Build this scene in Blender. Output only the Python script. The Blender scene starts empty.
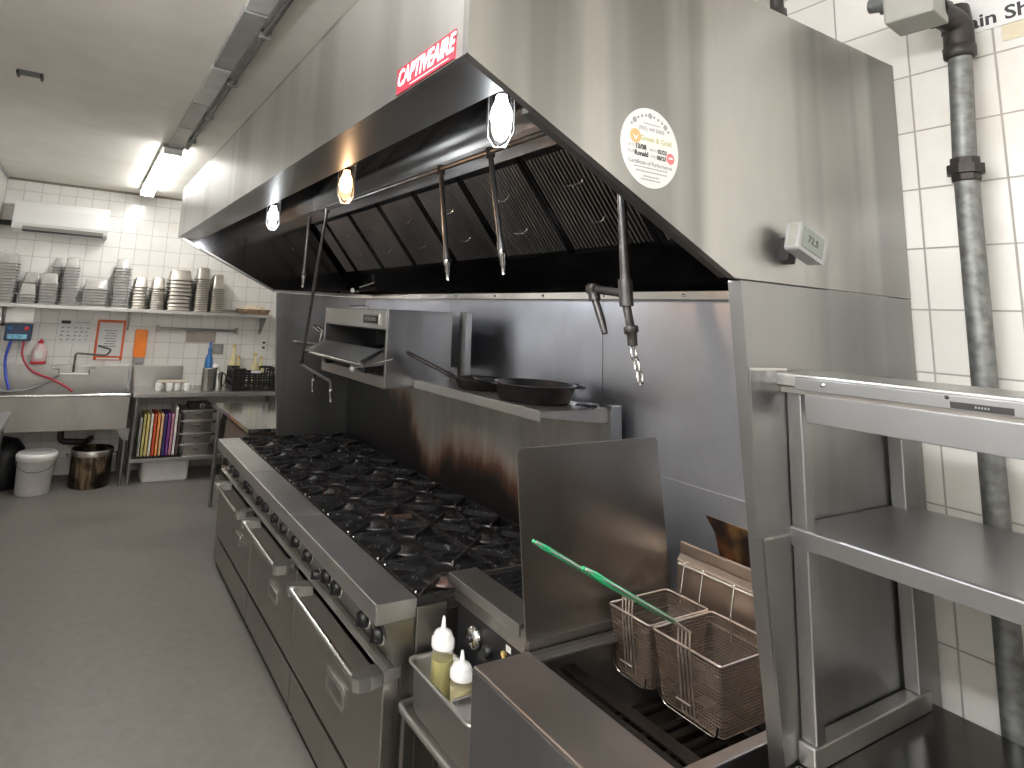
import bpy, bmesh, math, random
from mathutils import Vector, Matrix
random.seed(7)
sc = bpy.context.scene
col = sc.collection
PI = math.pi

# ------------------------------------------------------------------ mesh builder
class MB:
    def __init__(s): s.v = []; s.f = []; s.sm = []
    def add(s, vs, fs, smooth=False):
        b = len(s.v); s.v += [tuple(p) for p in vs]
        for f in fs: s.f.append([b + i for i in f]); s.sm.append(smooth)
        return s
    def box(s, x0, x1, y0, y1, z0, z1, rot=None, piv=None):
        x0, x1 = min(x0, x1), max(x0, x1); y0, y1 = min(y0, y1), max(y0, y1); z0, z1 = min(z0, z1), max(z0, z1)
        vs = [Vector(p) for p in ((x0,y0,z0),(x1,y0,z0),(x1,y1,z0),(x0,y1,z0),(x0,y0,z1),(x1,y0,z1),(x1,y1,z1),(x0,y1,z1))]
        if rot is not None:
            c = Vector(piv) if piv else sum(vs, Vector()) / 8
            vs = [rot @ (p - c) + c for p in vs]
        return s.add(vs, [(0,3,2,1),(4,5,6,7),(0,1,5,4),(1,2,6,5),(2,3,7,6),(3,0,4,7)])
    def prism(s, poly, ax, a, b, smooth=False):
        # poly: 2D outline in the two other axes, extruded along axis ax from a to b
        n = len(poly)
        def P(u, w, t): return {'x': (t,u,w), 'y': (u,t,w), 'z': (u,w,t)}[ax]
        area = sum(poly[i][0]*poly[(i+1)%n][1] - poly[(i+1)%n][0]*poly[i][1] for i in range(n))
        if (area < 0) != (ax == 'y'): poly = poly[::-1]
        lo, hi = min(a, b), max(a, b)
        vs = [P(u, w, lo) for u, w in poly] + [P(u, w, hi) for u, w in poly]
        s.add(vs, [tuple(range(n))[::-1], tuple(range(n, 2*n))])
        s.add(vs, [(i, (i+1) % n, n+(i+1) % n, n+i) for i in range(n)], smooth)
        return s
    def tube(s, pts, r, n=12, caps=True, closed=False):
        pts = [Vector(p) for p in pts]; m = len(pts)
        rs = r if isinstance(r, (list, tuple)) else [r]*m
        rings = []; prev = None
        for i, p in enumerate(pts):
            if closed: t = (pts[(i+1) % m] - pts[i-1])
            elif i == 0: t = pts[1]-pts[0]
            elif i == m-1: t = pts[-1]-pts[-2]
            else: t = (pts[i+1]-p).normalized() + (p-pts[i-1]).normalized()
            t = t.normalized() if t.length > 1e-9 else Vector((0,0,1))
            if prev is None:
                u = t.orthogonal().normalized()
            else:
                u = prev - t*prev.dot(t)
                u = u.normalized() if u.length > 1e-6 else t.orthogonal().normalized()
            prev = u; w = t.cross(u)
            rings.append([p + (u*math.cos(2*PI*k/n) + w*math.sin(2*PI*k/n))*rs[i] for k in range(n)])
        vs = [q for R in rings for q in R]; fs = []
        for i in range(m if closed else m-1):
            a, b = i*n, ((i+1) % m)*n
            fs += [(a+k, a+(k+1) % n, b+(k+1) % n, b+k) for k in range(n)]
        s.add(vs, fs, True)
        if caps and not closed:
            s.add(rings[0], [tuple(range(n))[::-1]]); s.add(rings[-1], [tuple(range(n))])
        return s
    def lathe(s, prof, c=(0,0,0), n=24, axis='z', caps=True, smooth=True):
        # prof: (radius, height) pairs
        c = Vector(c)
        def P(r, h, a):
            x, y = r*math.cos(a), r*math.sin(a)
            return c + Vector({'z': (x,y,h), 'x': (h,x,y), 'y': (y,h,x)}[axis])
        m = len(prof)
        vs = [P(r, h, 2*PI*k/n) for r, h in prof for k in range(n)]
        fs = [(i*n+k, i*n+(k+1) % n, (i+1)*n+(k+1) % n, (i+1)*n+k) for i in range(m-1) for k in range(n)]
        s.add(vs, fs, smooth)
        if caps:
            if prof[0][0] > 1e-5: s.add(vs[:n], [tuple(range(n))[::-1]])
            if prof[-1][0] > 1e-5: s.add(vs[-n:], [tuple(range(n))])
        return s
    def build(s, name, mat, parent=None, bevel=0, org=None):
        me = bpy.data.meshes.new(name)
        o0 = Vector(org) if org is not None else (top_loc(parent) if parent else Vector())
        me.from_pydata([Vector(p)-o0 for p in s.v], [], s.f)
        for p, sm in zip(me.polygons, s.sm): p.use_smooth = sm
        me.materials.append(mat); me.update()
        o = bpy.data.objects.new(name, me); col.objects.link(o)
        if parent: o.parent = parent
        else: o.location = o0
        if bevel:
            b = o.modifiers.new('edge', 'BEVEL'); b.width = bevel; b.segments = 2; b.limit_method = 'ANGLE'; b.angle_limit = math.radians(40)
            b.harden_normals = False
        return o

def top_loc(p):
    while p.parent: p = p.parent
    return p.location.copy()
def arc(p0, c, p1, n=6):
    # quadratic bend through control c
    p0, c, p1 = Vector(p0), Vector(c), Vector(p1)
    return [(1-t)**2*p0 + 2*t*(1-t)*c + t*t*p1 for t in [i/n for i in range(n+1)]]
def bend(pts, r=.03, n=5):
    pts = [Vector(p) for p in pts]; out = [pts[0]]
    for i in range(1, len(pts)-1):
        a = (pts[i-1]-pts[i]); b = (pts[i+1]-pts[i])
        ra = min(r, a.length*.45); rb = min(r, b.length*.45)
        out += arc(pts[i]+a.normalized()*ra, pts[i], pts[i]+b.normalized()*rb, n)
    return out + [pts[-1]]
def spline(pts, n=8):
    P = [Vector(p) for p in pts]; P = [2*P[0]-P[1]] + P + [2*P[-1]-P[-2]]; out = []
    for i in range(1, len(P)-2):
        for k in range(n):
            t = k/n
            out.append(.5*((2*P[i]) + (-P[i-1]+P[i+1])*t + (2*P[i-1]-5*P[i]+4*P[i+1]-P[i+2])*t*t + (-P[i-1]+3*P[i]-3*P[i+1]+P[i+2])*t**3))
    return out + [P[-2]]
def rrect(x0, x1, y0, y1, r, n=4):
    out = []
    for cx, cy, a in ((x1-r, y0+r, -PI/2), (x1-r, y1-r, 0), (x0+r, y1-r, PI/2), (x0+r, y0+r, PI)):
        out += [(cx+r*math.cos(a+PI/2*k/n), cy+r*math.sin(a+PI/2*k/n)) for k in range(n+1)]
    return out
def loft(m, rings, smooth=True, cap0=False, cap1=False):
    n = len(rings[0]); vs = [p for R in rings for p in R]
    m.add(vs, [(i*n+k, i*n+(k+1) % n, (i+1)*n+(k+1) % n, (i+1)*n+k) for i in range(len(rings)-1) for k in range(n)], smooth)
    if cap0: m.add(rings[0], [tuple(range(n))[::-1]])
    if cap1: m.add(rings[-1], [tuple(range(n))])

def tag(o, label, cat, group=None, kind=None):
    o['label'] = label; o['category'] = cat
    if group: o['group'] = group
    if kind: o['kind'] = kind
    return o
def thing(name, label, cat, loc=(0,0,0), group=None):
    o = bpy.data.objects.new(name, None); col.objects.link(o); o.location = loc; o.empty_display_size = .05
    return tag(o, label, cat, group)
def single(mb, name, mat, label, cat, loc=(0,0,0), group=None, bevel=0):
    return tag(mb.build(name, mat, None, bevel, org=loc), label, cat, group)
def struct(mb, name, mat, bevel=0):
    o = mb.build(name, mat, None, bevel); o['kind'] = 'structure'; return o
def copy_tree(o, parent=None):
    c = o.copy(); col.objects.link(c)
    if parent: c.parent = parent
    for ch in list(o.children): copy_tree(ch, c)
    return c

# ------------------------------------------------------------------ materials
class NT:
    def __init__(s, name):
        s.m = bpy.data.materials.new(name); s.m.use_nodes = True; s.t = s.m.node_tree; s.n = s.t.nodes; s.l = s.t.links
        s.b = s.n['Principled BSDF']
    def new(s, ty, **kw):
        n = s.n.new(ty)
        for k, v in kw.items(): setattr(n, k, v)
        return n
    def link(s, a, b): s.l.new(a, b)
    def noise(s, scale, sc3=(1,1,1), detail=4, rough=.5, loc=(0,0,0)):
        g = s.new('ShaderNodeNewGeometry'); mp = s.new('ShaderNodeMapping'); mp.inputs['Scale'].default_value = sc3; mp.inputs['Location'].default_value = loc
        s.link(g.outputs['Position'], mp.inputs['Vector'])
        n = s.new('ShaderNodeTexNoise'); n.inputs['Scale'].default_value = scale; n.inputs['Detail'].default_value = detail; n.inputs['Roughness'].default_value = rough
        s.link(mp.outputs[0], n.inputs['Vector']); return n.outputs['Fac']
    def ramp(s, fac, stops, interp='LINEAR'):
        r = s.new('ShaderNodeValToRGB'); r.color_ramp.interpolation = interp
        while len(r.color_ramp.elements) < len(stops): r.color_ramp.elements.new(.5)
        for e, (p, c) in zip(r.color_ramp.elements, stops):
            e.position = p; e.color = (c[0], c[1], c[2], 1) if isinstance(c, (tuple, list)) else (c, c, c, 1)
        s.link(fac, r.inputs['Fac']); return r.outputs['Color']
    def mix(s, fac, a, b, blend='MIX'):
        n = s.new('ShaderNodeMix', data_type='RGBA', blend_type=blend)
        for sock, v in ((n.inputs[0], fac), (n.inputs[6], a), (n.inputs[7], b)):
            if hasattr(v, 'default_value') or hasattr(v, 'is_output'): s.link(v, sock)
            else: sock.default_value = v if isinstance(v, float) else (*v, 1)
        return n.outputs[2]
    def math(s, op, a, b=None):
        n = s.new('ShaderNodeMath', operation=op)
        for i, v in enumerate((a, b)):
            if v is None: continue
            if hasattr(v, 'is_output'): s.link(v, n.inputs[i])
            else: n.inputs[i].default_value = v
        return n.outputs[0]
    def bump(s, h, dist=.001, strength=1):
        n = s.new('ShaderNodeBump'); n.inputs['Distance'].default_value = dist; n.inputs['Strength'].default_value = strength
        s.link(h, n.inputs['Height']); s.link(n.outputs[0], s.b.inputs['Normal'])
    def set(s, **kw):
        for k, v in kw.items():
            i = s.b.inputs[k.replace('_', ' ')]
            if hasattr(v, 'is_output'): s.link(v, i)
            elif isinstance(v, (tuple, list)): i.default_value = (*v, 1) if len(v) == 3 else v
            else: i.default_value = v
        return s

def plain(name, c, rough=.5, metal=0, var=.12, scale=8, **kw):
    t = NT(name); f = t.noise(scale, detail=3)
    t.set(Base_Color=t.ramp(f, [(.3, tuple(max(0, x*(1-var)) for x in c)), (.7, tuple(min(1, x*(1+var)) for x in c))]), Metallic=metal, Roughness=rough, **kw)
    return t.m
def steel(name, c=(.58,.56,.53), r0=.25, r1=.42, grain='z', smear=.12, bumpy=.00012, low=3.0, streak=0, fw=1.0):
    t = NT(name)
    sc3 = {'z': (28,28,.5), 'y': (28,.5,28), 'x': (.5,28,28)}[grain]
    fine = t.noise(1.6, sc3, detail=3); blot = t.noise(low, (1,1,.6), detail=5, rough=.6)
    scr = t.noise(30, detail=3, rough=.7)
    colr = t.ramp(blot, [(.3, tuple(x*(1-smear) for x in c)), (.62, c), (.8, tuple(min(1, x*(1+smear*.5)) for x in c))])
    colr = t.mix(.06*fw, colr, t.ramp(fine, [(.35, tuple(x*.75 for x in c)), (.65, tuple(min(1, x*1.1) for x in c))]))
    if streak:  # dark bands in the colour, standing for blurred reflections on the hood
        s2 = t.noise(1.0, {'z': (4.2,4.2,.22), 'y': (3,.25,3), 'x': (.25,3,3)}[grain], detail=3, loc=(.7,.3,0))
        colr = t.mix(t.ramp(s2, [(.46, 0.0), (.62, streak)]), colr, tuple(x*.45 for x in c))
    rr = t.math('ADD', t.math('MULTIPLY', blot, (r1-r0)*1.2), t.math('ADD', t.math('MULTIPLY', fine, .03*fw), r0-.04))
    t.set(Base_Color=colr, Metallic=1.0, Roughness=rr)
    h = t.math('ADD', t.math('MULTIPLY', fine, .03), t.math('MULTIPLY', t.noise(1.4, detail=0), 8.0))
    if bumpy: t.bump(h, bumpy*4, .3)
    return t.m
def tiles(name, ua, tw, th, u0, v0, c=(.80,.79,.765), grout=(.44,.43,.41)):
    t = NT(name); g = t.new('ShaderNodeNewGeometry'); sp = t.new('ShaderNodeSeparateXYZ'); t.link(g.outputs['Position'], sp.inputs[0])
    cb = t.new('ShaderNodeCombineXYZ')
    t.link(t.math('SUBTRACT', sp.outputs[ua], u0), cb.inputs[0]); t.link(t.math('SUBTRACT', sp.outputs['Z'], v0), cb.inputs[1])
    br = t.new('ShaderNodeTexBrick', offset=0, squash=1); t.link(cb.outputs[0], br.inputs['Vector'])
    for k, v in (('Scale', 1), ('Mortar Size', .0028), ('Mortar Smooth', .25), ('Brick Width', tw), ('Row Height', th), ('Bias', 0)): br.inputs[k].default_value = v
    br.inputs['Color1'].default_value = (*c, 1); br.inputs['Color2'].default_value = (c[0]*.95, c[1]*.95, c[2]*.94, 1); br.inputs['Mortar'].default_value = (*grout, 1)
    dirt = t.noise(2.3, detail=6, rough=.65)
    colr = t.mix(t.ramp(dirt, [(.5, 0.0), (.8, .3)]), br.outputs['Color'], (.45,.38,.28))
    t.set(Base_Color=colr, Roughness=t.ramp(br.outputs['Fac'], [(0, .16), (1, .7)]))
    wob = t.noise(5, detail=2)
    t.bump(t.math('ADD', t.math('SUBTRACT', 1.0, br.outputs['Fac']), t.math('MULTIPLY', wob, .7)), .0022, .7)
    return t.m
def emit(name, c, s):
    t = NT(name); t.set(Base_Color=(.8,.8,.8), Emission_Color=c, Emission_Strength=s, Roughness=.4); return t.m

M = {}
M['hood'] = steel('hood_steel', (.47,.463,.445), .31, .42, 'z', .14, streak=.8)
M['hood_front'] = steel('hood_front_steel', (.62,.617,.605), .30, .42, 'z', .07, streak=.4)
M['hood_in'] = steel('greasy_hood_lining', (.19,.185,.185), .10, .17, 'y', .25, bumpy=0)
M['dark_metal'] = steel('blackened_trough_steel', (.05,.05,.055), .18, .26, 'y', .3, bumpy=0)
M['steel'] = steel('brushed_steel', (.33,.33,.328), .32, .42, 'z', .08, bumpy=0, streak=.4, fw=.4)
M['steel_y'] = steel('brushed_steel_long', (.52,.515,.50), .32, .42, 'y')
M['ledge'] = steel('ledge_steel', (.60,.59,.575), .38, .50, 'y', .2)
M['cover_front'] = steel('dark_cover_steel', (.27,.28,.30), .34, .46, 'z', .15)
M['flange_dark'] = steel('dark_lip_steel', (.22,.22,.215), .35, .45, 'y', .1)  # darker steel for the hood's side flanges
M['steel_x'] = steel('brushed_steel_cross', (.54,.53,.51), .32, .45, 'x', .2)
M['steel_dull'] = steel('used_steel', (.42,.40,.375), .30, .48, 'y', .22)
M['oven'] = steel('oven_door_steel', (.42,.395,.365), .30, .42, 'z', .16)
M['splash'] = steel('splash_steel', (.62,.65,.73), .315, .40, 'y', .35, bumpy=0, low=1.2, fw=0.0)
M['table'] = steel('dark_polished_steel', (.22,.215,.21), .16, .26, 'y', .15, bumpy=0)
M['shelf_st'] = steel('grey_shelf_steel', (.32,.32,.325), .32, .41, 'y', .06, bumpy=0, fw=0.0)
M['marked_cover'] = steel('browned_cover_steel', (.45,.41,.38), .38, .50, 'y', .2, bumpy=0)
M['flue'] = steel('browned_flue_steel', (.50,.41,.34), .32, .45, 'y', .2, bumpy=0)
M['chrome'] = steel('polished_steel', (.78,.77,.75), .10, .2, 'y', .06)
M['ridge'] = steel('baffle_steel', (.33,.315,.31), .31, .42, 'x', .3, bumpy=0)
M['iron'] = None
t = NT('cast_iron'); f = t.noise(14, detail=5, rough=.65); rust = t.noise(5.5, detail=4, rough=.6)
t.set(Base_Color=t.mix(t.ramp(rust, [(.62, 0.0), (.70, .8)]), t.mix(t.ramp(t.noise(55, detail=2), [(.64, 0.0), (.70, .8)]), t.ramp(f, [(.3, (.010,.010,.012)), (.7, (.048,.047,.048))]), (.30,.30,.31)), (.26,.15,.11)), Metallic=.5, Roughness=.36)  # pale specks of worn metal, put in as sparkle highlights
t.bump(f, .002, .5); M['iron'] = t.m
M['black'] = plain('black_plastic', (.010,.010,.011), .42)
M['black_pipe'] = plain('black_iron_pipe', (.045,.042,.04), .38, .6, .3, 30)
M['soot'] = plain('sooty_enamel', (.02,.018,.017), .5, .2, .4, 20)
M['white'] = plain('white_plastic', (.78,.78,.76), .4, 0, .03)
M['white_worn'] = plain('worn_white_plastic', (.80,.79,.77), .45, 0, .08)
M['clearish'] = plain('cloudy_clear_plastic', (.72,.70,.67), .15, 0, .1, 20, Transmission_Weight=.45)
M['clear_rim'] = plain('cloudy_plastic_rim', (.36,.355,.35), .3, 0, .1, 20)
M['galv'] = plain('galvanised_pipe', (.15,.155,.15), .5, .6, .35, 40)
M['fitting'] = plain('rusty_fitting', (.035,.03,.027), .5, .5, .4, 35)
M['grey_box'] = plain('grey_green_paint', (.27,.27,.24), .45, .1, .08)
M['red'] = plain('red_sign', (.27,.02,.035), .4)
M['red_plastic'] = plain('red_plastic', (.6,.02,.04), .35)
M['paper'] = plain('paper', (.70,.70,.69), .7, 0, .02)
M['ink'] = plain('black_print', (.03,.03,.035), .6)
M['grey_ink'] = plain('grey_print', (.30,.30,.31), .6)
M['orange'] = plain('orange_plastic', (.95,.24,.02), .4)
M['orange_frame'] = plain('orange_red_frame', (.62,.11,.03), .45)
M['blue'] = plain('blue_plastic', (.03,.13,.33), .3)
M['blue_hose'] = plain('blue_hose', (.03,.06,.45), .35)
M['red_hose'] = plain('red_hose', (.35,.02,.04), .35)
M['grey_hose'] = plain('grey_hose', (.22,.22,.22), .35, .5)
M['navy'] = plain('navy_plastic', (.02,.045,.10), .35)
M['cyan_label'] = plain('blue_white_label', (.22,.55,.78), .4, 0, .4, 25)
M['green'] = plain('green_grip', (.03,.42,.17), .35)
M['cream'] = plain('cream_oil', (.75,.66,.36), .35, 0, .08)
M['brown_dish'] = plain('brown_food_tray', (.24,.16,.10), .6, .1, .5, 30)
M['crumb'] = plain('crumbly_food', (.58,.48,.36), .8, 0, .4, 60)
M['gold'] = plain('gold_print', (.80,.50,.12), .5)
M['olive_ink'] = plain('olive_print', (.45,.45,.20), .5)
M['lcd'] = plain('grey_display', (.20,.23,.21), .2)
M['silver_plastic'] = plain('silver_plastic', (.36,.36,.36), .35, .3)
M['brass'] = plain('yellow_brass', (.65,.45,.15), .35, .6)
M['ac'] = plain('air_conditioner_shell', (.72,.72,.71), .3, 0, .02)
M['fryer_dark'] = plain('oily_dark_steel', (.022,.018,.015), .42, .8, .4, 10)
M['oil'] = plain('dark_fry_oil', (.010,.007,.004), .07)
M['basket_wire'] = plain('browned_wire', (.25,.19,.15), .35, .85, .2, 40)
M['basket_rim'] = plain('basket_rim_wire', (.66,.57,.51), .3, .9, .12, 30)
# tiles
M['tile_r'] = tiles('white_wall_tiles', 'Y', .2, .178, -.042, .146, (.70,.685,.65), (.34,.32,.30))
M['tile_f'] = tiles('far_white_wall_tiles', 'X', .162, .172, -2.33, .17)
M['tile_l'] = tiles('side_white_wall_tiles', 'Y', .162, .172, 0, .17)
# floor
t = NT('grey_floor_coating'); f = t.noise(1.6, detail=6, rough=.6); g = t.noise(18, detail=5, rough=.7)
t.set(Base_Color=t.mix(.35, t.ramp(f, [(.3, (.145,.135,.123)), (.7, (.205,.192,.176))]), t.ramp(g, [(.3, (.125,.117,.107)), (.7, (.22,.207,.19))])), Roughness=t.ramp(f, [(.3, .36), (.7, .55)]), Specular_IOR_Level=.45)
t.bump(g, .001, .4); M['floor'] = t.m
# ceiling
t = NT('stained_ceiling_board'); f = t.noise(.9, detail=6, rough=.6); g = t.noise(4, detail=5)
t.set(Base_Color=t.mix(.4, t.ramp(f, [(.32, (.70,.67,.61)), (.6, (.84,.81,.75))]), t.ramp(g, [(.35, (.72,.69,.63)), (.6, (.85,.82,.76))])), Roughness=.5)
M['ceiling'] = t.m
# burnt backguard: steel with soot and rust staining that climbs from the burners
t = NT('burnt_steel'); g = t.new('ShaderNodeNewGeometry'); sp = t.new('ShaderNodeSeparateXYZ'); t.link(g.outputs['Position'], sp.inputs[0])
st = t.noise(1.0, (5,5,1.2), detail=6, rough=.65); big = t.noise(1.3, (1,1,.6), detail=3, loc=(2.0,.7,0)); big2 = t.noise(2.0, (1,1,.5), detail=3, loc=(9,.2,3))
h = t.math('ADD', t.math('MULTIPLY', t.math('SUBTRACT', sp.outputs['Z'], .80), 1.5), t.math('MULTIPLY', t.math('SUBTRACT', st, .5), .55))
h = t.math('SUBTRACT', h, t.math('MULTIPLY', t.math('SUBTRACT', big, .42), 1.1))
h = t.math('SUBTRACT', h, t.math('MULTIPLY', t.math('MAXIMUM', t.math('SUBTRACT', sp.outputs['Y'], 2.5), 0.0), .75))
base = t.ramp(st, [(.3, (.24,.225,.205)), (.7, (.44,.425,.40))])
soot = t.ramp(h, [(.10, (.006,.005,.005)), (.20, (.07,.032,.018)), (.32, (.20,.115,.07)), (.5, (.34,.32,.29))])
clean = t.ramp(h, [(.22, 0.0), (.52, 1.0)])
t.set(Base_Color=t.mix(clean, soot, base), Metallic=t.ramp(h, [(.2, .1), (.5, .95)]), Roughness=.42)
t.bump(st, .0015, .4); M['burnt'] = t.m
# steel panel with heat marks
t = NT('heat_marked_steel'); f = t.noise(3.0, detail=4); s2 = t.noise(2.4, (1,1,1.4), detail=3, loc=(4.3,.2,1.3))
t.set(Base_Color=t.mix(t.ramp(s2, [(.64, 0.0), (.74, .8)]), t.ramp(f, [(.3, (.36,.33,.30)), (.7, (.46,.43,.395))]), (.10,.06,.04)), Metallic=1.0, Roughness=t.ramp(f, [(.3, .3), (.7, .42)]))
M['marked'] = t.m
# scorched hole behind torn panel
t = NT('scorched_backing'); f = t.noise(22, detail=5); f2 = t.noise(5, detail=3)
t.set(Base_Color=t.mix(t.ramp(f2, [(.55, 0.0), (.68, .8)]), t.ramp(f, [(.4, (.01,.006,.004)), (.7, (.09,.03,.01))]), (.26,.15,.05)), Metallic=.4, Roughness=.4)
M['scorch'] = t.m
# stock pot with burnt drips
t = NT('pot_stains'); f = t.noise(2, (14,14,1.5), detail=4); z = t.noise(5, detail=3)
t.set(Base_Color=t.mix(t.ramp(z, [(.42, 0.0), (.58, 1.0)]), (.015,.011,.009), t.ramp(f, [(.42, (.10,.06,.035)), (.60, (.42,.32,.2))])), Metallic=.5, Roughness=.4)
M['pot'] = t.m
# thin glass: lets lamp light through
t = NT('clear_jar_glass'); n = t.n; out = n['Material Output']
tr = t.new('ShaderNodeBsdfTransparent'); gl = t.new('ShaderNodeBsdfGlossy'); gl.inputs['Roughness'].default_value = .03
lw = t.new('ShaderNodeLayerWeight'); lw.inputs['Blend'].default_value = .35; mx = t.new('ShaderNodeMixShader')
t.link(t.ramp(lw.outputs['Facing'], [(0, .05), (1, .55)]), mx.inputs[0]); t.link(tr.outputs[0], mx.inputs[1]); t.link(gl.outputs[0], mx.inputs[2]); t.link(mx.outputs[0], out.inputs['Surface'])
M['glass'] = t.m
t = NT('squeeze_bottle_plastic'); t.set(Base_Color=(.93,.93,.88), Roughness=.12, Transmission_Weight=.92, IOR=1.12); M['squeeze'] = t.m
t = NT('pale_oil'); t.set(Base_Color=(.50,.44,.13), Roughness=.3); M['oil_pale'] = t.m
M['bulb_cool'] = emit('cool_bulb', (.93,.96,1), 22)
M['bulb_warm'] = emit('warm_bulb', (1,.50,.20), 7)
M['tube_fill'] = emit('fill_tube_glow', (.99,.99,1), 62)
M['tube_fill_near'] = emit('near_fill_tube_glow', (1,.985,.96), 36)
M['tube_far'] = emit('lit_far_diffuser', (1,.985,.95), 31)

def text_mesh(s, size, mat, name, parent, origin, xdir, ydir, shear=0, ext=.0006, bold=0, sx=1, align='CENTER'):
    """flat lettering whose baseline runs along xdir and whose height runs along ydir"""
    cu = bpy.data.curves.new('lettering', 'FONT'); cu.body = s; cu.size = size; cu.extrude = ext; cu.shear = shear; cu.offset = bold
    cu.align_x = align; cu.align_y = 'CENTER'; cu.resolution_u = 3
    tmp = bpy.data.objects.new('lettering', cu); col.objects.link(tmp)
    dg = bpy.context.evaluated_depsgraph_get(); me = bpy.data.meshes.new_from_object(tmp.evaluated_get(dg))
    bpy.data.objects.remove(tmp); bpy.data.curves.remove(cu)
    X, Y = Vector(xdir).normalized(), Vector(ydir).normalized(); Z = X.cross(Y)
    o0 = top_loc(parent) if parent else Vector(); origin = Vector(origin)
    for v in me.vertices:
        p = v.co.copy(); v.co = origin + X*p.x*sx + Y*p.y + Z*p.z - o0
    me.name = name; me.materials.clear(); me.materials.append(mat)
    o = bpy.data.objects.new(name, me); col.objects.link(o); o.parent = parent
    return o

# ------------------------------------------------------------------ camera
yaw, pit, rol = -0.49524, 0.16348, 0.05328
CAM = Vector((-1.7956, -0.88274, 1.83245)); F, PX, PY = 605.5787, 420.5259, 215.574
fw = Vector((-math.sin(yaw)*math.cos(pit), math.cos(yaw)*math.cos(pit), math.sin(pit)))
rt = Vector((math.cos(yaw), math.sin(yaw), 0)); up = rt.cross(fw)
r2 = math.cos(rol)*rt + math.sin(rol)*up; u2 = -math.sin(rol)*rt + math.cos(rol)*up
cd = bpy.data.cameras.new('camera'); cam = bpy.data.objects.new('camera', cd); col.objects.link(cam)
cam.matrix_world = Matrix(((r2.x, u2.x, -fw.x, CAM.x), (r2.y, u2.y, -fw.y, CAM.y), (r2.z, u2.z, -fw.z, CAM.z), (0,0,0,1)))
cd.sensor_fit = 'HORIZONTAL'; cd.sensor_width = 36; cd.lens = F*36/1024
cd.shift_x = (512-PX)/1024; cd.shift_y = (PY-384)/1024; cd.clip_start = .05
sc.camera = cam

# ------------------------------------------------------------------ world, view
sc.view_settings.view_transform = 'Standard'; sc.view_settings.look = 'None'; sc.view_settings.gamma = 1
sc.view_settings.use_curve_mapping = False; sc.view_settings.exposure = 0.33
w = bpy.data.worlds.new('world'); sc.world = w; w.use_nodes = True
w.node_tree.nodes['Background'].inputs[0].default_value = (.9,.93,1,1); w.node_tree.nodes['Background'].inputs[1].default_value = .3

# ------------------------------------------------------------------ room
WX, WY, LX, NY, CZ = .342, 6.72, -2.66, -4.2, 3.05
struct(MB().box(LX-.1, WX+.1, NY-.1, WY+.1, -.1, 0), 'floor', M['floor'])
struct(MB().box(LX-.1, WX+.1, NY-.1, WY+.1, CZ, CZ+.1), 'ceiling', M['ceiling'])
struct(MB().box(WX, WX+.1, NY, WY, 0, CZ), 'wall_right', M['tile_r'])
struct(MB().box(LX-.1, WX+.1, WY, WY+.1, 0, CZ), 'wall_back', M['tile_f'])
struct(MB().box(LX-.1, LX, NY, WY, 0, CZ), 'wall_left', M['tile_l'])
struct(MB().box(LX-.1, WX+.1, NY-.1, NY, 0, CZ), 'wall_front', M['tile_l'])
struct(MB().box(LX, WX, WY-.012, WY-.001, CZ-.025, CZ), 'trim_1', plain('grimy_trim', (.22,.19,.15), .6))
struct(MB().box(LX+.001, LX+.012, 0, WY-.012, CZ-.025, CZ), 'trim_2', M['grey_ink'])

# ceiling lights: one lit batten, the raceway that continues it, unseen fill tubes added beside and behind the camera
def batten(x, y0, y1, label, z=CZ, mat='tube_fill'):
    t = thing('ceiling_light', label, 'ceiling light', (x, (y0+y1)/2, z-.07))
    MB().box(x-.075, x+.075, y0, y1, z-.03, z-.001).build('housing', M['grey_box'], t, .004)
    m = MB(); m.prism([(x-.062, z-.03), (x-.055, z-.068), (x-.03, z-.078), (x+.03, z-.078), (x+.055, z-.068), (x+.062, z-.03)], 'y', y0+.02, y1-.02)
    m.build('diffuser', M[mat], t)
    for a, b in ((y0, y0+.02), (y1-.02, y1)):
        MB().box(x-.068, x+.068, a, b, z-.082, z-.03).build('end_cap', M['white'], t, .003)
    return t
def hanging(x, y0, y1, label, z=2.62, mat='tube_fill'):
    t = thing('fill_light', label, 'ceiling light', (x, (y0+y1)/2, z))
    MB().tube([(x, y0+.03, z), (x, y1-.03, z)], .05, 20).build('diffuser', M[mat], t)
    for a, b in ((y0, y0+.03), (y1-.03, y1)): MB().tube([(x, a, z), (x, b, z)], .054, 20).build('end_cap', M['white'], t)
    for yy in (y0+.3, y1-.3): MB().tube([(x, yy, z+.05), (x, yy, CZ-.001)], .004, 6).build('suspension_wire', M['galv'], t)
    return t
batten(-1.33, 4.10, 6.34, 'lit fluorescent ceiling batten beyond the unlit raceway, ending above the sink wall', CZ, 'tube_far')
hanging(-2.3, -1.5, .6, 'added unseen fill tube over the aisle by the side wall')  # out of view, added to brighten the hood front and ceiling
hanging(-.9, -3.9, -1.9, 'added unseen fill tube over the near end of the kitchen', 2.62, 'tube_fill_near')  # out of view, added as fill from behind the camera
t = thing('cable_raceway', 'grey dirty metal raceway strip on the ceiling leading up to the lit batten', 'raceway', (-1.3, 2.5, CZ-.04))
for k, (a, b) in enumerate(((.3, 1.5), (1.52, 2.2), (2.22, 2.85), (2.87, 3.45), (3.47, 4.08))):
    MB().box(-1.37, -1.27, a, b, CZ-.028, CZ-.001).build('cover_strip', plain('raceway_cover_%d' % k, [(.60,.61,.60),(.36,.36,.355),(.56,.57,.56),(.36,.36,.35),(.46,.45,.43)][k], .4, .3), t, .003)
MB().tube([(-1.235, .3, CZ-.022), (-1.235, 4.08, CZ-.022)], .014).build('conduit', M['galv'], t)
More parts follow.
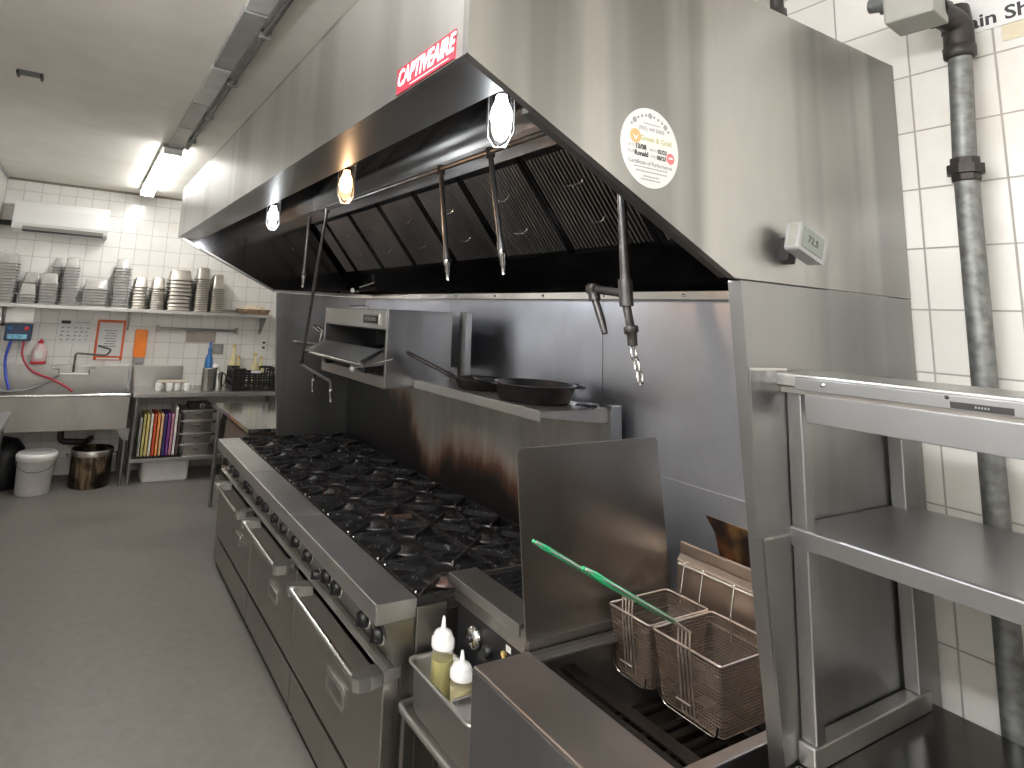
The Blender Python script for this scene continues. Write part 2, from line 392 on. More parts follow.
for y in (1.0, 1.7, 2.4, 3.1, 3.8): MB().box(-1.262, -1.208, y-.012, y+.012, CZ-.04, CZ-.001).build('clamp', M['grey_box'], t)
t = thing('ceiling_bracket', 'small grey metal bracket plate screwed to the bare ceiling', 'bracket', (-2.21, 3.0, CZ))
m = MB(); m.box(-2.275, -2.15, 2.965, 3.05, CZ-.006, CZ-.001); m.build('plate', M['galv'], t)
for a in (-2.275, -2.163): MB().box(a, a+.012, 2.965, 3.05, CZ-.022, CZ-.006).build('flange', M['fitting'], t)

# ------------------------------------------------------------------ exhaust hood
HY = 3.93
hood = thing('exhaust_hood', 'large stainless steel exhaust canopy hanging over the cooking line', 'exhaust hood', (-.4, HY/2, 1.955))
sideprof = [(-1.24, 2.31), (-.485, 1.957), (WX-.004, 1.957), (WX-.004, 2.67), (-1.24, 2.67)]
for a, b in ((0, .018), (HY-.018, HY)):
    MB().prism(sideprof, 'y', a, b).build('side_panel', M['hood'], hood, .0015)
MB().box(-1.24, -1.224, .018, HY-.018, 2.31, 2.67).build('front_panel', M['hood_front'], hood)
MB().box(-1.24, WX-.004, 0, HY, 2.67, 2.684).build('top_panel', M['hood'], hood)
m = MB(); m.box(-1.224, -1.08, .018, HY-.018, 2.31, 2.322); m.box(-1.09, -1.08, .018, HY-.018, 2.322, 2.345)
m.build('front_flange', M['steel_y'], hood)
for s_, y0 in ((1, .018), (-1, HY-.018)):
    y1 = y0 + s_*.022
    MB().prism([(-1.08, 2.236), (-.485, 1.958), (-.485, 1.970), (-1.08, 2.248)], 'y', y0, y1).build('side_flange', M['flange_dark'], hood)
    yl = y0 + s_*.004
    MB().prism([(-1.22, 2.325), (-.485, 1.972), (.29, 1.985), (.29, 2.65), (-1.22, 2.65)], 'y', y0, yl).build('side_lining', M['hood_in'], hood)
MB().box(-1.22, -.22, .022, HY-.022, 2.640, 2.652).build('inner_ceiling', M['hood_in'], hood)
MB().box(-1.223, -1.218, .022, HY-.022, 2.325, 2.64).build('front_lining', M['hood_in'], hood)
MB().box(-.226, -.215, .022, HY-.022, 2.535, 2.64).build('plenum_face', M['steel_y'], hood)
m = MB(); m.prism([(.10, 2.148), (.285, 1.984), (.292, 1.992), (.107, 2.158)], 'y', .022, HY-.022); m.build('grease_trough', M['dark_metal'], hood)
m = MB(); m.box(.262, .284, .022, HY-.022, 1.948, 1.982)
for k in range(9): m.lathe([(.0,-.006),(.007,-.005),(.007,0)], (.262, .3+k*.42, 1.966), 8, 'x')
m.build('bottom_rail', M['chrome'], hood, .002)
# filters
ex, ez = .32, -.385; L = math.hypot(ex, ez); D_ = Vector((ex/L, 0, ez/L)); N_ = Vector((-D_.z*-1, 0, 0)); N_ = Vector((ez/L, 0, -ex/L))
FT = Vector((-.22, 0, 2.535))
def fp(y, d, h): return FT + D_*d + N_*h + Vector((0, y, 0))
def fbox(m, y0, y1, d0, d1, h0, h1):
    m.add([fp(y, d, h) for h in (h0, h1) for d in (d0, d1) for y in (y0, y1)], [(0,1,3,2), (4,6,7,5), (0,4,5,1), (2,3,7,6), (0,2,6,4), (1,5,7,3)])
fy = [.022, .18, .67, 1.157, 1.645, 2.13, 2.62, 3.11, 3.60, 3.848]
for k in range(len(fy)-1):
    a, b = fy[k]+.004, fy[k+1]-.004
    m = MB(); fbox(m, a, b, 0, .022, -.004, .018); fbox(m, a, b, L-.022, L, -.004, .018); fbox(m, a, a+.02, 0, L, -.004, .018); fbox(m, b-.02, b, 0, L, -.004, .018)
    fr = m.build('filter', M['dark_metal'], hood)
    if b-a > .3:
        fr['label'] = 'framed baffle grease filter with two wire handles'
    m = MB(); n = max(2, round((b-a-.04)/.0225)); st = (b-a-.04)/n
    for i in range(n):
        c = a+.02+st*(i+.5); q = st*.27
        ring = [(c-q, .002), (c-q*.6, .015), (c+q*.6, .015), (c+q, .002)]
        m.add([fp(y, d, h) for d in (.022, L-.022) for y, h in ring], [(0,1,5,4), (1,2,6,5), (2,3,7,6)])
    m.build('baffle', M['ridge'], fr)
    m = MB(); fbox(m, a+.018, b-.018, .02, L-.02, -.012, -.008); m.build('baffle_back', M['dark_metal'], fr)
    if b-a > .3:
        for d in (.16, .34):
            c = (a+b)/2
            MB().tube(bend([fp(c-.05, d, .016), fp(c-.04, d+.012, .035), fp(c+.04, d+.012, .035), fp(c+.05, d, .016)], .012, 3), .0028, 6).build('wire_handle', M['chrome'], fr)
# maker's sign
sg = MB().box(-1.2435, -1.24, .040, .284, 2.313, 2.372).build('brand_sign', M['red'], hood)
text_mesh('CAPTIVEAIRE', .052, M['paper'], 'lettering', sg, (-1.2438, .162, 2.345), (0,-1,0), (0,0,1), .3, .0006, .0012, .78)
MB().box(-1.2443, -1.2435, .06, .22, 2.3185, 2.3200).build('underline', M['paper'], sg)
# round certificate sticker
cx_, cz_ = -.763, 2.216
ck = MB().lathe([(.089, -.0012), (.089, -.0002)], (cx_, 0, cz_), 48, 'y').build('certificate_sticker', M['paper'], hood); ck['label'] = 'round white certificate sticker'
def ctext(s, z, size, mat=M['grey_ink'], x=0, sx=1, b=0): return text_mesh(s, size, mat, 'lettering', ck, (cx_+x, -.0014, cz_+z), (1,0,0), (0,0,1), 0, .0002, b, sx)
ctext('(905) 449 8400', .041, .013, M['grey_ink'], .004, 1, .0001)
ctext('Green & Gold', .019, .017, M['olive_ink'], .018, 1, .0003)
ctext('DATE:', -.002, .008, M['grey_ink'], -.058); ctext('13/08', -.002, .015, M['ink'], -.03, 1, .0006); ctext('NEXT:', -.004, .008, M['grey_ink'], .008); ctext('02/23', -.004, .013, M['ink'], .037, 1, .0005)
ctext('TECH:', -.016, .008, M['grey_ink'], -.06); ctext('Ronald', -.017, .015, M['ink'], -.028, 1, .0006); ctext('DUE:', -.018, .008, M['grey_ink'], .008); ctext('08/23', -.018, .013, M['ink'], .034, 1, .0005)
ctext('Certificate of Performance', -.036, .0125, M['grey_ink'], 0, 1, .0002)
m = MB()
for z, a, b in ((.052, -.02, .03), (-.047, -.05, .052), (-.056, -.045, .05), (-.066, -.022, .026), (-.073, -.03, .03)):
    xx = a
    while xx < b: q = random.uniform(.004, .009); m.box(cx_+xx, cx_+min(b, xx+q), -.0017, -.0013, cz_+z, cz_+z+.0026); xx += q+.002
m.build('fine_lettering', M['grey_ink'], ck)
m = MB(); m.lathe([(.016, -.0019), (.016, -.0013)], (cx_-.046, 0, cz_+.020), 20, 'y'); m.build('emblem', plain('tan_emblem', (.62,.42,.18), .5), ck)
m = MB(); m.prism([(cx_-.055, cz_+.024), (cx_-.046, cz_+.010), (cx_-.037, cz_+.024), (cx_-.046, cz_+.018)], 'y', -.0024, -.0019); m.build('emblem_mark', M['paper'], ck)
m = MB(); m.lathe([(.0125, -.0019), (.0125, -.0013)], (cx_+.063, 0, cz_-.014), 20, 'y'); m.build('seal', plain('pale_red_seal', (.75,.16,.18), .5), ck)
MB().box(cx_+.056, cx_+.070, -.0024, -.0019, cz_-.015, cz_-.011).build('seal_mark', M['paper'], ck)
m = MB()
for k in range(11):
    a = PI*.22 + PI*.56*k/10; r = .074
    m.lathe([(.0035+.003*(k % 4 == 1), -.0017), (.0035+.003*(k % 4 == 1), -.0013)], (cx_+r*math.cos(a), 0, cz_+r*math.sin(a)*.98), 10, 'y')
m.build('icon_row', M['grey_ink'], ck)

# thermometer stuck on the hood's end
t = thing('digital_thermometer', 'small silver digital display unit mounted on the end of the hood', 'thermometer', (-.275, 0, 2.02))
rz = Matrix.Rotation(math.radians(18), 3, 'Y')
pv = (-.272, -.04, 2.055)
MB().box(-.305, -.275, -.028, -.0005, 2.00, 2.06, rz, pv).build('mount', M['black'], t)
def tilt(m): m.v = [tuple(rz @ (Vector(p)-Vector(pv)) + Vector(pv)) for p in m.v]; return m
tilt(MB().prism(rrect(-.327, -.217, 2.018, 2.092, .010), 'y', -.062, -.028)).build('casing', M['silver_plastic'], t, .003)
tilt(MB().prism(rrect(-.317, -.229, 2.030, 2.082, .004), 'y', -.0635, -.062)).build('display', M['lcd'], t)
tilt(MB().prism([(-.054, 2.026), (-.036, 2.026), (-.036, 2.084), (-.054, 2.084)], 'x', -.3285, -.327)).build('end_grille', M['grey_box'], t)
text_mesh('72.5', .026, M['ink'], 'reading', t, (-.273, -.0638, 2.056), rz @ Vector((1,0,0)), rz @ Vector((0,0,1)))

# vapour proof lamps under the hood
def hood_lamp(y, warmth, label, e):
    x, zt = -.9, 2.639
    t = thing('hood_lamp', label, 'lamp', (x, y, zt), 'jar lamps inside the exhaust hood')
    MB().lathe([(.055, 0), (.055, -.03), (.03, -.055), (.026, -.15), (.042, -.17), (.042, -.195), (.036, -.2)], (x, y, zt), 20).build('fitting', M['galv'], t)
    MB().lathe([(.036, -.2), (.039, -.22), (.039, -.30), (.034, -.33), (.022, -.352), (.0, -.358)], (x, y, zt), 24, caps=False).build('glass_jar', M['glass'], t)
    MB().lathe([(.0, -.225), (.014, -.225), (.016, -.24), (.028, -.268), (.029, -.29), (.02, -.312), (.0, -.32)], (x, y, zt), 20).build('bulb', M['bulb_warm'] if warmth else M['bulb_cool'], t)
    m = MB()
    for k in range(4):
        a = k*PI/2+.3; c, s = math.cos(a)*.0425, math.sin(a)*.0425
        m.tube([(x+c, y+s, zt-.19), (x+c, y+s, zt-.33), (x+c*.5, y+s*.5, zt-.362), (x, y, zt-.366)], .0016, 5)
    m.build('wire_guard', M['galv'], t)
    l = bpy.data.lights.new('hood_lamp_light', 'POINT'); l.energy = e*1.7; l.shadow_soft_size = .008; l.color = (1,.6,.32) if warmth else (.9,.95,1)
    o = bpy.data.objects.new('hood_lamp_light', l); col.objects.link(o); o.location = (x, y, zt-.338)
hood_lamp(.361, False, 'bright white jar lamp in the hood by the near corner', 7)
hood_lamp(1.443, True, 'orange glowing jar lamp in the hood, between two white lamps', 6)
hood_lamp(2.566, False, 'white jar lamp at the far end of the hood', 7)

# fire suppression pipes
x = -.55
t = thing('suppression_pipe', 'black suppression pipe running inside the hood with nozzle drops', 'pipe', (x, 1.7, 2.45))
MB().tube(bend([(x, 2.99, 2.453), (x, .58, 2.442), (x, .58, 2.638)], .02), .011, 12).build('main_run', M['black_pipe'], t)
def drop(parts, nozz, name='drop_pipe'):
    d = MB()
    for p in parts: d.tube(p, .0105, 10)
    d = d.build(name, M['black_pipe'], t)
    for a, b in nozz:
        a, b = Vector(a), Vector(b); q = (b-a)
        MB().tube([a, a+q*.25, a+q*.26, a+q*.6, a+q*.61, b], [.012, .012, .009, .009, .006, .007], 10).build('nozzle', M['chrome'], d)
    m = MB()
    a, b = Vector(parts[0][0]), Vector(parts[0][1]); q = (b-a).normalized()
    m.tube([a-q*.012, a+q*.022], .017, 12); m.build('coupling', M['black_pipe'], d)
    MB().tube([b-q*.03, b], .0145, 12).build('coupling', M['black_pipe'], d)
drop([[(x, 2.985, 2.452), (x, 2.995, 2.05)]], [((x, 2.995, 2.05), (x, 2.998, 1.975))])
drop([[(x, 2.64, 2.45), (-.5, 3.05, 1.476)], bend([(-.5, 3.05, 1.476), (-.5, 2.49, 1.433), (-.5, 2.48, 1.39)], .02), [(-.5, 2.79, 1.452), (-.5, 2.79, 1.41)]], [((-.5, 2.79, 1.41), (-.5, 2.785, 1.338)), ((-.5, 2.48, 1.39), (-.5, 2.468, 1.322))])
drop([[(x, 1.265, 2.446), (x, 1.185, 2.055)]], [((x, 1.185, 2.055), (x, 1.168, 1.975))])
drop([[(x, .91, 2.444), (x, .82, 2.07)]], [((x, .82, 2.07), (x, .803, 1.985))])
t = thing('suppression_drop', 'black suppression pipe above the fry baskets with elbow, valve and hanging links', 'pipe', (x, .28, 2.63))
MB().tube([(x, .30, 2.638), (x, .266, 1.93)], .0125, 14).build('pipe', M['black_pipe'], t)
m = MB(); m.tube([(x, .268, 1.955), (x, .262, 1.885)], .0185, 14); m.tube([(x, .265, 1.918), (x, .375, 1.93)], .0115, 12); m.tube([(x, .368, 1.929), (x, .395, 1.931)], .017, 12)
m.tube([(x, .383, 1.94), (x, .376, 1.90)], .016, 12); m.build('tee_fitting', M['black_pipe'], t)
MB().tube([(x, .378, 1.91), (x, .35, 1.845), (x, .338, 1.81)], [.0105, .0105, .008], 12).build('nozzle', M['black_pipe'], t)
m = MB(); m.tube([(x, .262, 1.885), (x, .25, 1.835), (x, .249, 1.832), (x, .246, 1.818), (x, .245, 1.816), (x, .243, 1.785)], [.011, .011, .019, .019, .013, .013], 10); m.build('valve', M['fitting'], t)
m = MB(); p = Vector((x, .243, 1.785))
for k in range(3):
    a = p + Vector((0, -.010*k, -.030*k)); u = Vector((0, 1, 0)) if k % 2 else Vector((1, 0, 0)); u = (u + Vector((.4,.2,0))).normalized()
    pts = [a + u*.011*math.cos(h_) + Vector((0, -.2, -1)).normalized()*(.018 + .018*math.sin(h_)) for h_ in [2*PI*i/14 for i in range(14)]]
    m.tube(pts, .0036, 6, closed=True)
m.build('hanging_link', M['chrome'], t)

# fusible line pulley and small pipework behind the hood's far end
t = thing('pipe_elbow', 'small pipe elbow with silver cap under the hood near the far corner', 'pipe fitting', (.2, 3.8, 2.02))
m = MB(); m.tube(bend([(.24, 3.55, 2.03), (.15, 3.85, 2.0), (.05, 3.84, 1.99)], .03), .013, 10); m.build('elbow', M['black_pipe'], t)
MB().tube([(.16, 3.75, 2.01), (.10, 3.72, 2.005)], .02, 12).build('cap', M['chrome'], t)
MB().tube([(.2, 3.5, 2.075), (.12, 3.62, 2.03)], .008, 8).build('stub', M['chrome'], t)

# ------------------------------------------------------------------ end panels and back splash
def endpanel(y0, y1, label):
    t = thing('end_panel', label, 'panel', (0, (y0+y1)/2, 0), 'steel end panels of the cooking line')
    MB().prism([(-.464, 1.953), (WX-.006, 1.953), (WX-.006, .012), (-.30, .012), (-.376, .96), (-.409, 1.26), (-.437, 1.596)], 'y', y0, y1).build('sheet', M['steel'], t, .003)
    return t
t = endpanel(0.0, .032, 'tall tapering stainless end panel between the fry baskets and the serving shelf')
del t['group']
for z, xa in ((1.752, -.449), (1.385, -.419)): MB().box(xa+.004, -.305, -.005, .0, z-.003, z+.003).build('seam_lip', M['chrome'], t)
m = MB(); m.box(-.444, -.306, -.004, -.0002, 1.388, 1.749); m.build('overlay_sheet', M['steel'], t)
m = MB(); m.prism([(-.415, 1.382), (-.306, 1.382), (-.306, .93), (-.374, .93)], 'y', -.004, -.0002); m.build('overlay_sheet', M['steel'], t)
t = endpanel(HY-.03, HY, 'stainless end panel at the far end, beyond the broiler')
del t['group']
t = thing('back_splash', 'blue-grey stainless splash sheets behind the cooking line', 'splash panel', (.31, 1.9, .3))
for a, b in ((.034, 1.18), (1.183, 2.5), (2.503, 3.89)):
    MB().box(.296, .312, a, b, .0, 1.947).build('sheet', M['splash'], t)
MB().box(.29, .296, .034, 1.9, 1.25, 1.256).build('crease', M['splash'], t)
m = MB(); m.prism([(.666, 1.168), (.47, 1.165), (.47, 1.0), (.60, 1.0), (.618, 1.07), (.63, 1.12)], 'x', .290, .2955); k = m.build('scorched_patch', M['scorch'], t); k['label'] = 'torn corner showing scorched brown backing'
# ------------------------------------------------------------------ gas ranges
XF, XL, XB = -.8065, -.65, .20
def knob(parent, x, y, z, r=.031, mark=True):
    k = MB().lathe([(r*.8, 0), (r, -.004), (r*.95, -.012), (r*.78, -.030), (r*.6, -.032)], (x, y, z), 20, 'x')
    k.box(x-.038, x-.030, y-.005, y+.005, z-r*.7, z+r*.7)
    k = k.build('knob', M['black'], parent)
    MB().lathe([(r*1.16, 0), (r*1.16, -.003), (r*1.0, -.004)], (x, y, z), 24, 'x').build('bezel', M['chrome'], k)
    return k
def gas_range(y0, y1, knobs, door, handle, cols, label, plate, thermo=None, badge=None):
    t = thing('gas_range', label, 'stove', ((XF+XB)/2, (y0+y1)/2, 0))
    g = .0015
    a, b = y0+g, y1-g
    MB().prism([(-.70, .045), (XB-.02, .045), (XB-.02, .80), (-.70, .80)], 'y', a, b).build('body', M['oven'], t, .002)
    MB().prism([(XF, .799), (XF, .862), (XL, .862), (XL, .801), (XF+.004, .797)], 'y', a, b).build('front_ledge', M['ledge'], t, .003)
    MB().prism([(-.774, .7965), (-.70, .7965), (-.70, .657), (-.722, .657)], 'y', a, b).build('control_panel', M['steel_dull'], t, .002)
    MB().prism([(-.7005, .655), (-.745, .655), (-.762, .645), (-.762, .62), (-.7005, .62)], 'y', a, b).build('drip_lip', M['steel_y'], t, .002)
    for y in knobs: knob(t, -.752, y, .738)
    if thermo: knob(t, -.742, thermo, .69, .021)
    d0, d1 = door
    dd = MB().box(-.762, -.702, d0, d1, .222, .648).build('oven_door', M['oven'], t, .006)
    h0, h1 = handle
    hz, hx = .628, -.852
    MB().tube([(hx, h0+.012, hz), (hx, h1-.012, hz)], .0125, 16).build('handle', M['chrome'], dd)
    for q, s_ in ((h0, 1), (h1, -1)):
        m = MB(); pr_ = [(-.763, q-s_*.0), (-.763, q+s_*.06), (-.80, q+s_*.055), (-.835, q+s_*.038), (-.866, q+s_*.030), (-.870, q+s_*.010), (-.856, q-s_*.008), (-.81, q-s_*.012)]
        m.prism(pr_, 'z', hz-.021, hz+.019); m.build('handle_bracket', M['steel_y'], dd, .003)
    p0, p1 = plate
    pl = MB().prism([(p0, .365), (p1, .365), (p1, .440), (p0, .440)], 'x', -.768, -.762).build('name_plate', M['chrome'], dd, .002)
    m = MB(); m.prism(rrect(p0+.018, p1-.018, .382, .423, .006), 'x', -.771, -.768); m.build('raised_oval', M['steel_dull'], pl, .001)
    MB().box(-.756, -.7045, d0, d1, .048, .198).build('kick_panel', M['oven'], t, .003)
    MB().box(-.7045, -.7005, d0, d1, .19, .225).build('shadow_gap_strip', M['soot'], t)  # black strip painting in the shade of the gap below the door
    if badge: MB().box(-.7555, -.752, badge-.03, badge+.03, .165, .195).build('small_label', M['paper'], t)
    for yy in (y0+.06, y1-.06):
        for xx in (-.66, XB-.10): MB().lathe([(.03, .045), (.02, .04), (.018, .012), (.026, .0)], (xx, yy, 0), 14).build('foot', M['chrome'], t)
    MB().box(-.735, -.720, a+.01, b-.01, .0, .047).build('toe_guard', M['fryer_dark'], t)
    MB().box(XL+.001, XB-.021, a, b, .8005, .806).build('drip_tray', M['soot'], t)
    # burners and grates: two rows deep
    cw = (y1-y0)/cols
    rows = [(XL+.006, -.232), (-.226, XB-.028)]
    for c in range(cols):
        for r_, (xa, xb) in enumerate(rows):
            ya, yb = y0+c*cw+.003, y0+(c+1)*cw-.003
            cx, cy = (xa+xb)/2, (ya+yb)/2
            zt = .868
            m = MB(); w_ = .008
            # outer cast frame
            m.box(xa, xb, ya, ya+w_, zt-.022, zt-.004); m.box(xa, xb, yb-w_, yb, zt-.022, zt-.004)
            m.box(xa, xa+w_, ya+w_, yb-w_, zt-.022, zt-.004); m.box(xb-w_, xb, ya+w_, yb-w_, zt-.022, zt-.004)
            hx_, hy_ = (xb-xa)/2, (yb-ya)/2
            for k in range(8):
                an = k*PI/4
                lift = random.uniform(-.003, .004)
                ux, uy = math.cos(an), math.sin(an)
                sc_ = min(hx_/max(abs(ux), 1e-6), hy_/max(abs(uy), 1e-6)) if k % 2 == 0 else math.hypot(hx_, hy_)
                if k % 2: ux, uy = math.copysign(hx_, ux)/sc_, math.copysign(hy_, uy)/sc_
                r_out, r_in = sc_-.004, .052 if k % 2 == 0 else .068
                nx, ny = -uy*.0038, ux*.0038
                prof = [(r_in, zt-.012), (r_in+.012, zt+.004+lift), (r_out-.02, zt+.001), (r_out, zt-.006), (r_out, zt-.022), (r_in+.03, zt-.020)]
                vs = [(cx+ux*r+s_*nx, cy+uy*r+s_*ny, z) for s_ in (-1, 1) for r, z in prof]; n = len(prof)
                m.add(vs, [tuple(range(n)), tuple(range(n, 2*n))[::-1]] + [(i, (i+1) % n, n+(i+1) % n, n+i) for i in range(n)])
            # sloping pot bowl ring of the grate
            m.lathe([(min(hx_, hy_)*.70, zt-.024), (min(hx_, hy_)*.69, zt-.012), (min(hx_, hy_)*.66, zt-.014), (min(hx_, hy_)*.66, zt-.024)], (cx, cy, 0), 24, caps=False)
            gr = m.build('grate', M['iron'], t)
            gr.rotation_euler = (0, 0, 0)
            bm = MB()
            bm.lathe([(.036, .812), (.050, .818), (.054, .832), (.048, .838), (.03, .840), (.028, .848), (.014, .852), (0, .853)], (cx, cy, 0), 24)
            for k in range(18):
                a_ = 2*PI*k/18
                bm.box(cx+math.cos(a_)*.053-.003, cx+math.cos(a_)*.053+.003, cy+math.sin(a_)*.053-.003, cy+math.sin(a_)*.053+.003, .822, .832)
            bm.tube([(cx, cy, .815), (xa+.01 if r_ == 0 else cx, cy, .812)], .012, 8)
            bm.build('burner', M['iron'], t)
            m = MB()
            for yy in (ya+.03, yb-.03):
                m.lathe([(.004, .862), (.0055, .866), (.003, .871), (0, .872)], (xa+.006, yy, 0), 8)
            if r_ == 0: m.build('grate_stud', M['chrome'], t)
    return t
gas_range(1.113, 2.065, (1.18, 1.30, 1.57, 1.685, 1.925), (1.119, 2.059), (1.12, 1.885), 3,
    'stainless gas range with its oven door beside the squeeze bottle pan', (1.42, 1.60), 1.825, 2.0)
gas_range(2.065, 2.905, (2.105, 2.30, 2.46, 2.65, 2.775), (2.071, 2.899), (2.085, 2.78), 3,
    'stainless gas range in the middle of the row of three', (2.30, 2.46), None, 2.84)
gas_range(2.905, 3.895, (3.01, 3.11, 3.395, 3.51, 3.73), (2.911, 3.888), (2.90, 3.56), 3,
    'stainless gas range at the far end of the cooking line', (3.12, 3.26))
# exposed bit of range side by the broiler
t = thing('spacer_panel', 'short steel spacer plate between gas range and small broiler', 'panel', (-.54, 1.105, .6))
MB().box(-.652, -.535, 1.101, 1.110, .55, .835).build('plate', M['steel_dull'], t, .002)
MB().box(-.64, -.62, 1.10, 1.11, 0, .55).build('leg', M['steel_dull'], t)
MB().box(-.56, -.54, 1.10, 1.11, 0, .55).build('leg', M['steel_dull'], t)

# high back guard behind burners with its shelf
t = thing('back_guard', 'scorched steel back guard rising behind the burners with a plate shelf on top', 'back guard', (.22, 2.4, .05))
MB().box(XB, XB+.05, 1.061, 3.89, .3, 1.435).build('guard_sheet', M['burnt'], t, .002)
for yy in (1.1, 3.7): MB().box(XB+.01, XB+.04, yy, yy+.04, 0, .3).build('post', M['steel_dull'], t)
MB().box(XB+.004, XB+.03, 1.062, 2.09, 1.435, 1.4775).build('shelf_support', M['steel_dull'], t)
m = MB(); m.box(-.17, XB+.02, 1.05, 2.095, 1.478, 1.484); m.build('shelf_board', M['steel_dull'], t)
MB().box(-.176, -.168, 1.05, 2.095, 1.445, 1.488).build('shelf_lip', M['steel_y'], t, .002)
MB().prism([(-.168, 1.478), (-.168, 1.462), (.15, 1.43), (XB, 1.43), (XB, 1.478)], 'y', 1.05, 1.058).build('end_bracket', M['steel_dull'], t)
MB().box(XB-.005, XB+.055, 1.03, 1.06, .9, 1.50).build('end_post', M['steel'], t, .002)
MB().box(.10, .14, 2.02, 2.09, 1.4845, 1.865).build('riser_post', M['steel'], t, .003)

# ------------------------------------------------------------------ salamander broiler
sx = -.35
t = thing('salamander_broiler', 'stainless overhead broiler with open black cavity, mounted above the burners', 'broiler', (-.1, 2.6, 1.42))
y0, y1 = 2.10, 3.08
m = MB()
m.box(sx, .06, y0, y0+.02, 1.44, 1.858); m.build('side_panel', M['steel'], t, .003)
MB().box(sx, .06, y1-.02, y1, 1.44, 1.858).build('side_panel', M['steel'], t, .003)
MB().box(sx+.02, .06, y0+.02, y1-.02, 1.84, 1.856).build('top_panel', M['steel'], t)
MB().box(.045, .06, y0+.02, y1-.02, 1.44, 1.84).build('back_panel', M['dark_metal'], t)
fp_ = MB().box(sx-.002, sx+.02, y0+.02, y1-.02, 1.748, 1.85).build('front_fascia', M['steel_y'], t, .003)
np_ = MB().prism(rrect(2.20, 2.42, 1.768, 1.828, .006), 'x', sx-.008, sx-.002).build('name_plate', M['chrome'], fp_, .001)
m = MB(); m.prism(rrect(2.212, 2.408, 1.777, 1.819, .004), 'x', sx-.0095, sx-.008); m.build('plate_field', M['dark_metal'], np_)
m = MB()
for k in range(7): m.box(sx-.0105, sx-.0095, 2.23+k*.024, 2.246+k*.024, 1.788, 1.81)
m.build('raised_letters', M['steel'], np_)
MB().box(sx+.03, .044, y0+.022, y1-.022, 1.60, 1.61).build('cavity_floor', M['soot'], t)
MB().box(sx+.03, .044, y0+.022, y1-.022, 1.74, 1.75).build('cavity_roof', M['soot'], t)
MB().box(sx, sx+.02, y0+.02, y1-.02, 1.44, 1.50).build('lower_fascia', M['steel_dull'], t, .003)
MB().box(sx+.03, sx+.04, y0+.022, y1-.022, 1.50, 1.60).build('recess', M['soot'], t)
for yy in (y0+.15, y1-.2): MB().box(.06, .295, yy, yy+.04, 1.50, 1.54).build('wall_mount', M['steel_dull'], t)
# pull-out rack tray
m = MB(); m.prism([(-.350, 1.632), (-.470, 1.565), (-.478, 1.572), (-.360, 1.642)], 'y', 2.13, 3.02)
tray = m.build('pull_out_tray', M['steel_y'], t, .002)
for yy in (2.13, 3.012): MB().prism([(-.34, 1.56), (-.34, 1.655), (-.48, 1.585), (-.485, 1.545)], 'y', yy, yy+.006).build('tray_side', M['steel'], tray)
MB().tube([(-.482, 2.10, 1.562), (-.482, 3.02, 1.562)], .0125, 12).build('tray_rail', M['chrome'], tray)
m = MB(); m.tube([(-.345, 2.02, 1.60), (-.455, 2.255, 1.532)], .006, 8); lv = m.build('lever', M['chrome'], t)
MB().lathe([(0, -.022), (.014, -.018), (.021, 0), (.014, .018), (0, .022)], (-.462, 2.27, 1.527), 16, caps=False).build('lever_ball', M['silver_plastic'], lv)
for yy in (2.25, 2.85): MB().box(-.40, -.345, yy, yy+.05, 1.505, 1.545).build('rack_arm', M['black'], t)
MB().tube(spline([(-.33, 3.085, 1.55), (-.35, 3.13, 1.60), (-.35, 3.12, 1.70), (-.38, 3.20, 1.72), (-.37, 3.10, 1.69)]), .009, 8).build('gas_hose', M['chrome'], t)
MB().tube([(-.28, 3.07, 1.59), (-.34, 3.70, 1.585)], .0115, 10).build('gas_pipe', M['black_pipe'], t)
MB().tube([(-.34, 3.70, 1.585), (-.345, 3.73, 1.585)], .015, 10).build('pipe_cap', M['chrome'], t)
m = MB(); m.tube(bend([(-.25, 2.60, 1.858), (-.25, 2.60, 1.874), (-.25, 2.90, 1.874), (-.25, 2.90, 1.858)], .02), .005, 8); m.build('top_handle', M['steel_dull'], t)

# ------------------------------------------------------------------ skillets on the shelf
def skillet(c, r, h, ang, hl, lift, label, helper=True):
    cx, cy, cz = c
    t = thing('cast_iron_skillet', label, 'skillet', c)
    MB().lathe([(0, 0), (r*.80, 0), (r*.86, .006), (r*.98, h-.006), (r*1.02, h-.003), (r*1.02, h), (r*.97, h), (r*.94, h-.008), (r*.83, .010), (0, .008)], c, 40, caps=False).build('pan', M['iron_clean'], t)
    u = Vector((math.cos(ang), math.sin(ang), 0)); p = Vector(c)+Vector((0,0,h-.008))
    a = p+u*r*.98; b = p+u*(r+hl)+Vector((0,0,lift)); md = (a+b)/2
    w = Vector((-u.y, u.x, 0)); m = MB(); rings = []
    for q, wd, th in ((0, .032, .010), (.12, .022, .012), (.35, .020, .012), (.8, .023, .012), (.95, .023, .011), (1, .014, .007)):
        o = a.lerp(b, q)
        rings.append([o+w*wd*math.cos(2*PI*k/10)+Vector((0,0,1))*th*math.sin(2*PI*k/10) for k in range(10)])
    loft(m, rings, True, True, True); m.build('handle', M['iron_clean'], t)
    if helper:
        q = p-u*r*1.0
        m = MB(); m.tube(bend([q+w*.05+u*.01, q+w*.045-u*.045, q-w*.045-u*.045, q-w*.05+u*.01], .03), .007, 8); m.build('helper_handle', M['iron_clean'], t)
    return t
t_ = NT('seasoned_iron'); f_ = t_.noise(20, detail=4); t_.set(Base_Color=t_.ramp(f_, [(.3, (.012,.012,.013)), (.7, (.035,.034,.034))]), Metallic=.5, Roughness=.3); M['iron_clean'] = t_.m
skillet((.02, 1.32, 1.4845), .182, .078, math.radians(160), .10, .02, 'deep black cast iron pan nearer the end of the shelf')
skillet((.03, 1.73, 1.4845), .150, .050, math.radians(133), .27, .11, 'black cast iron skillet beyond the deep pan, long handle tilted up')
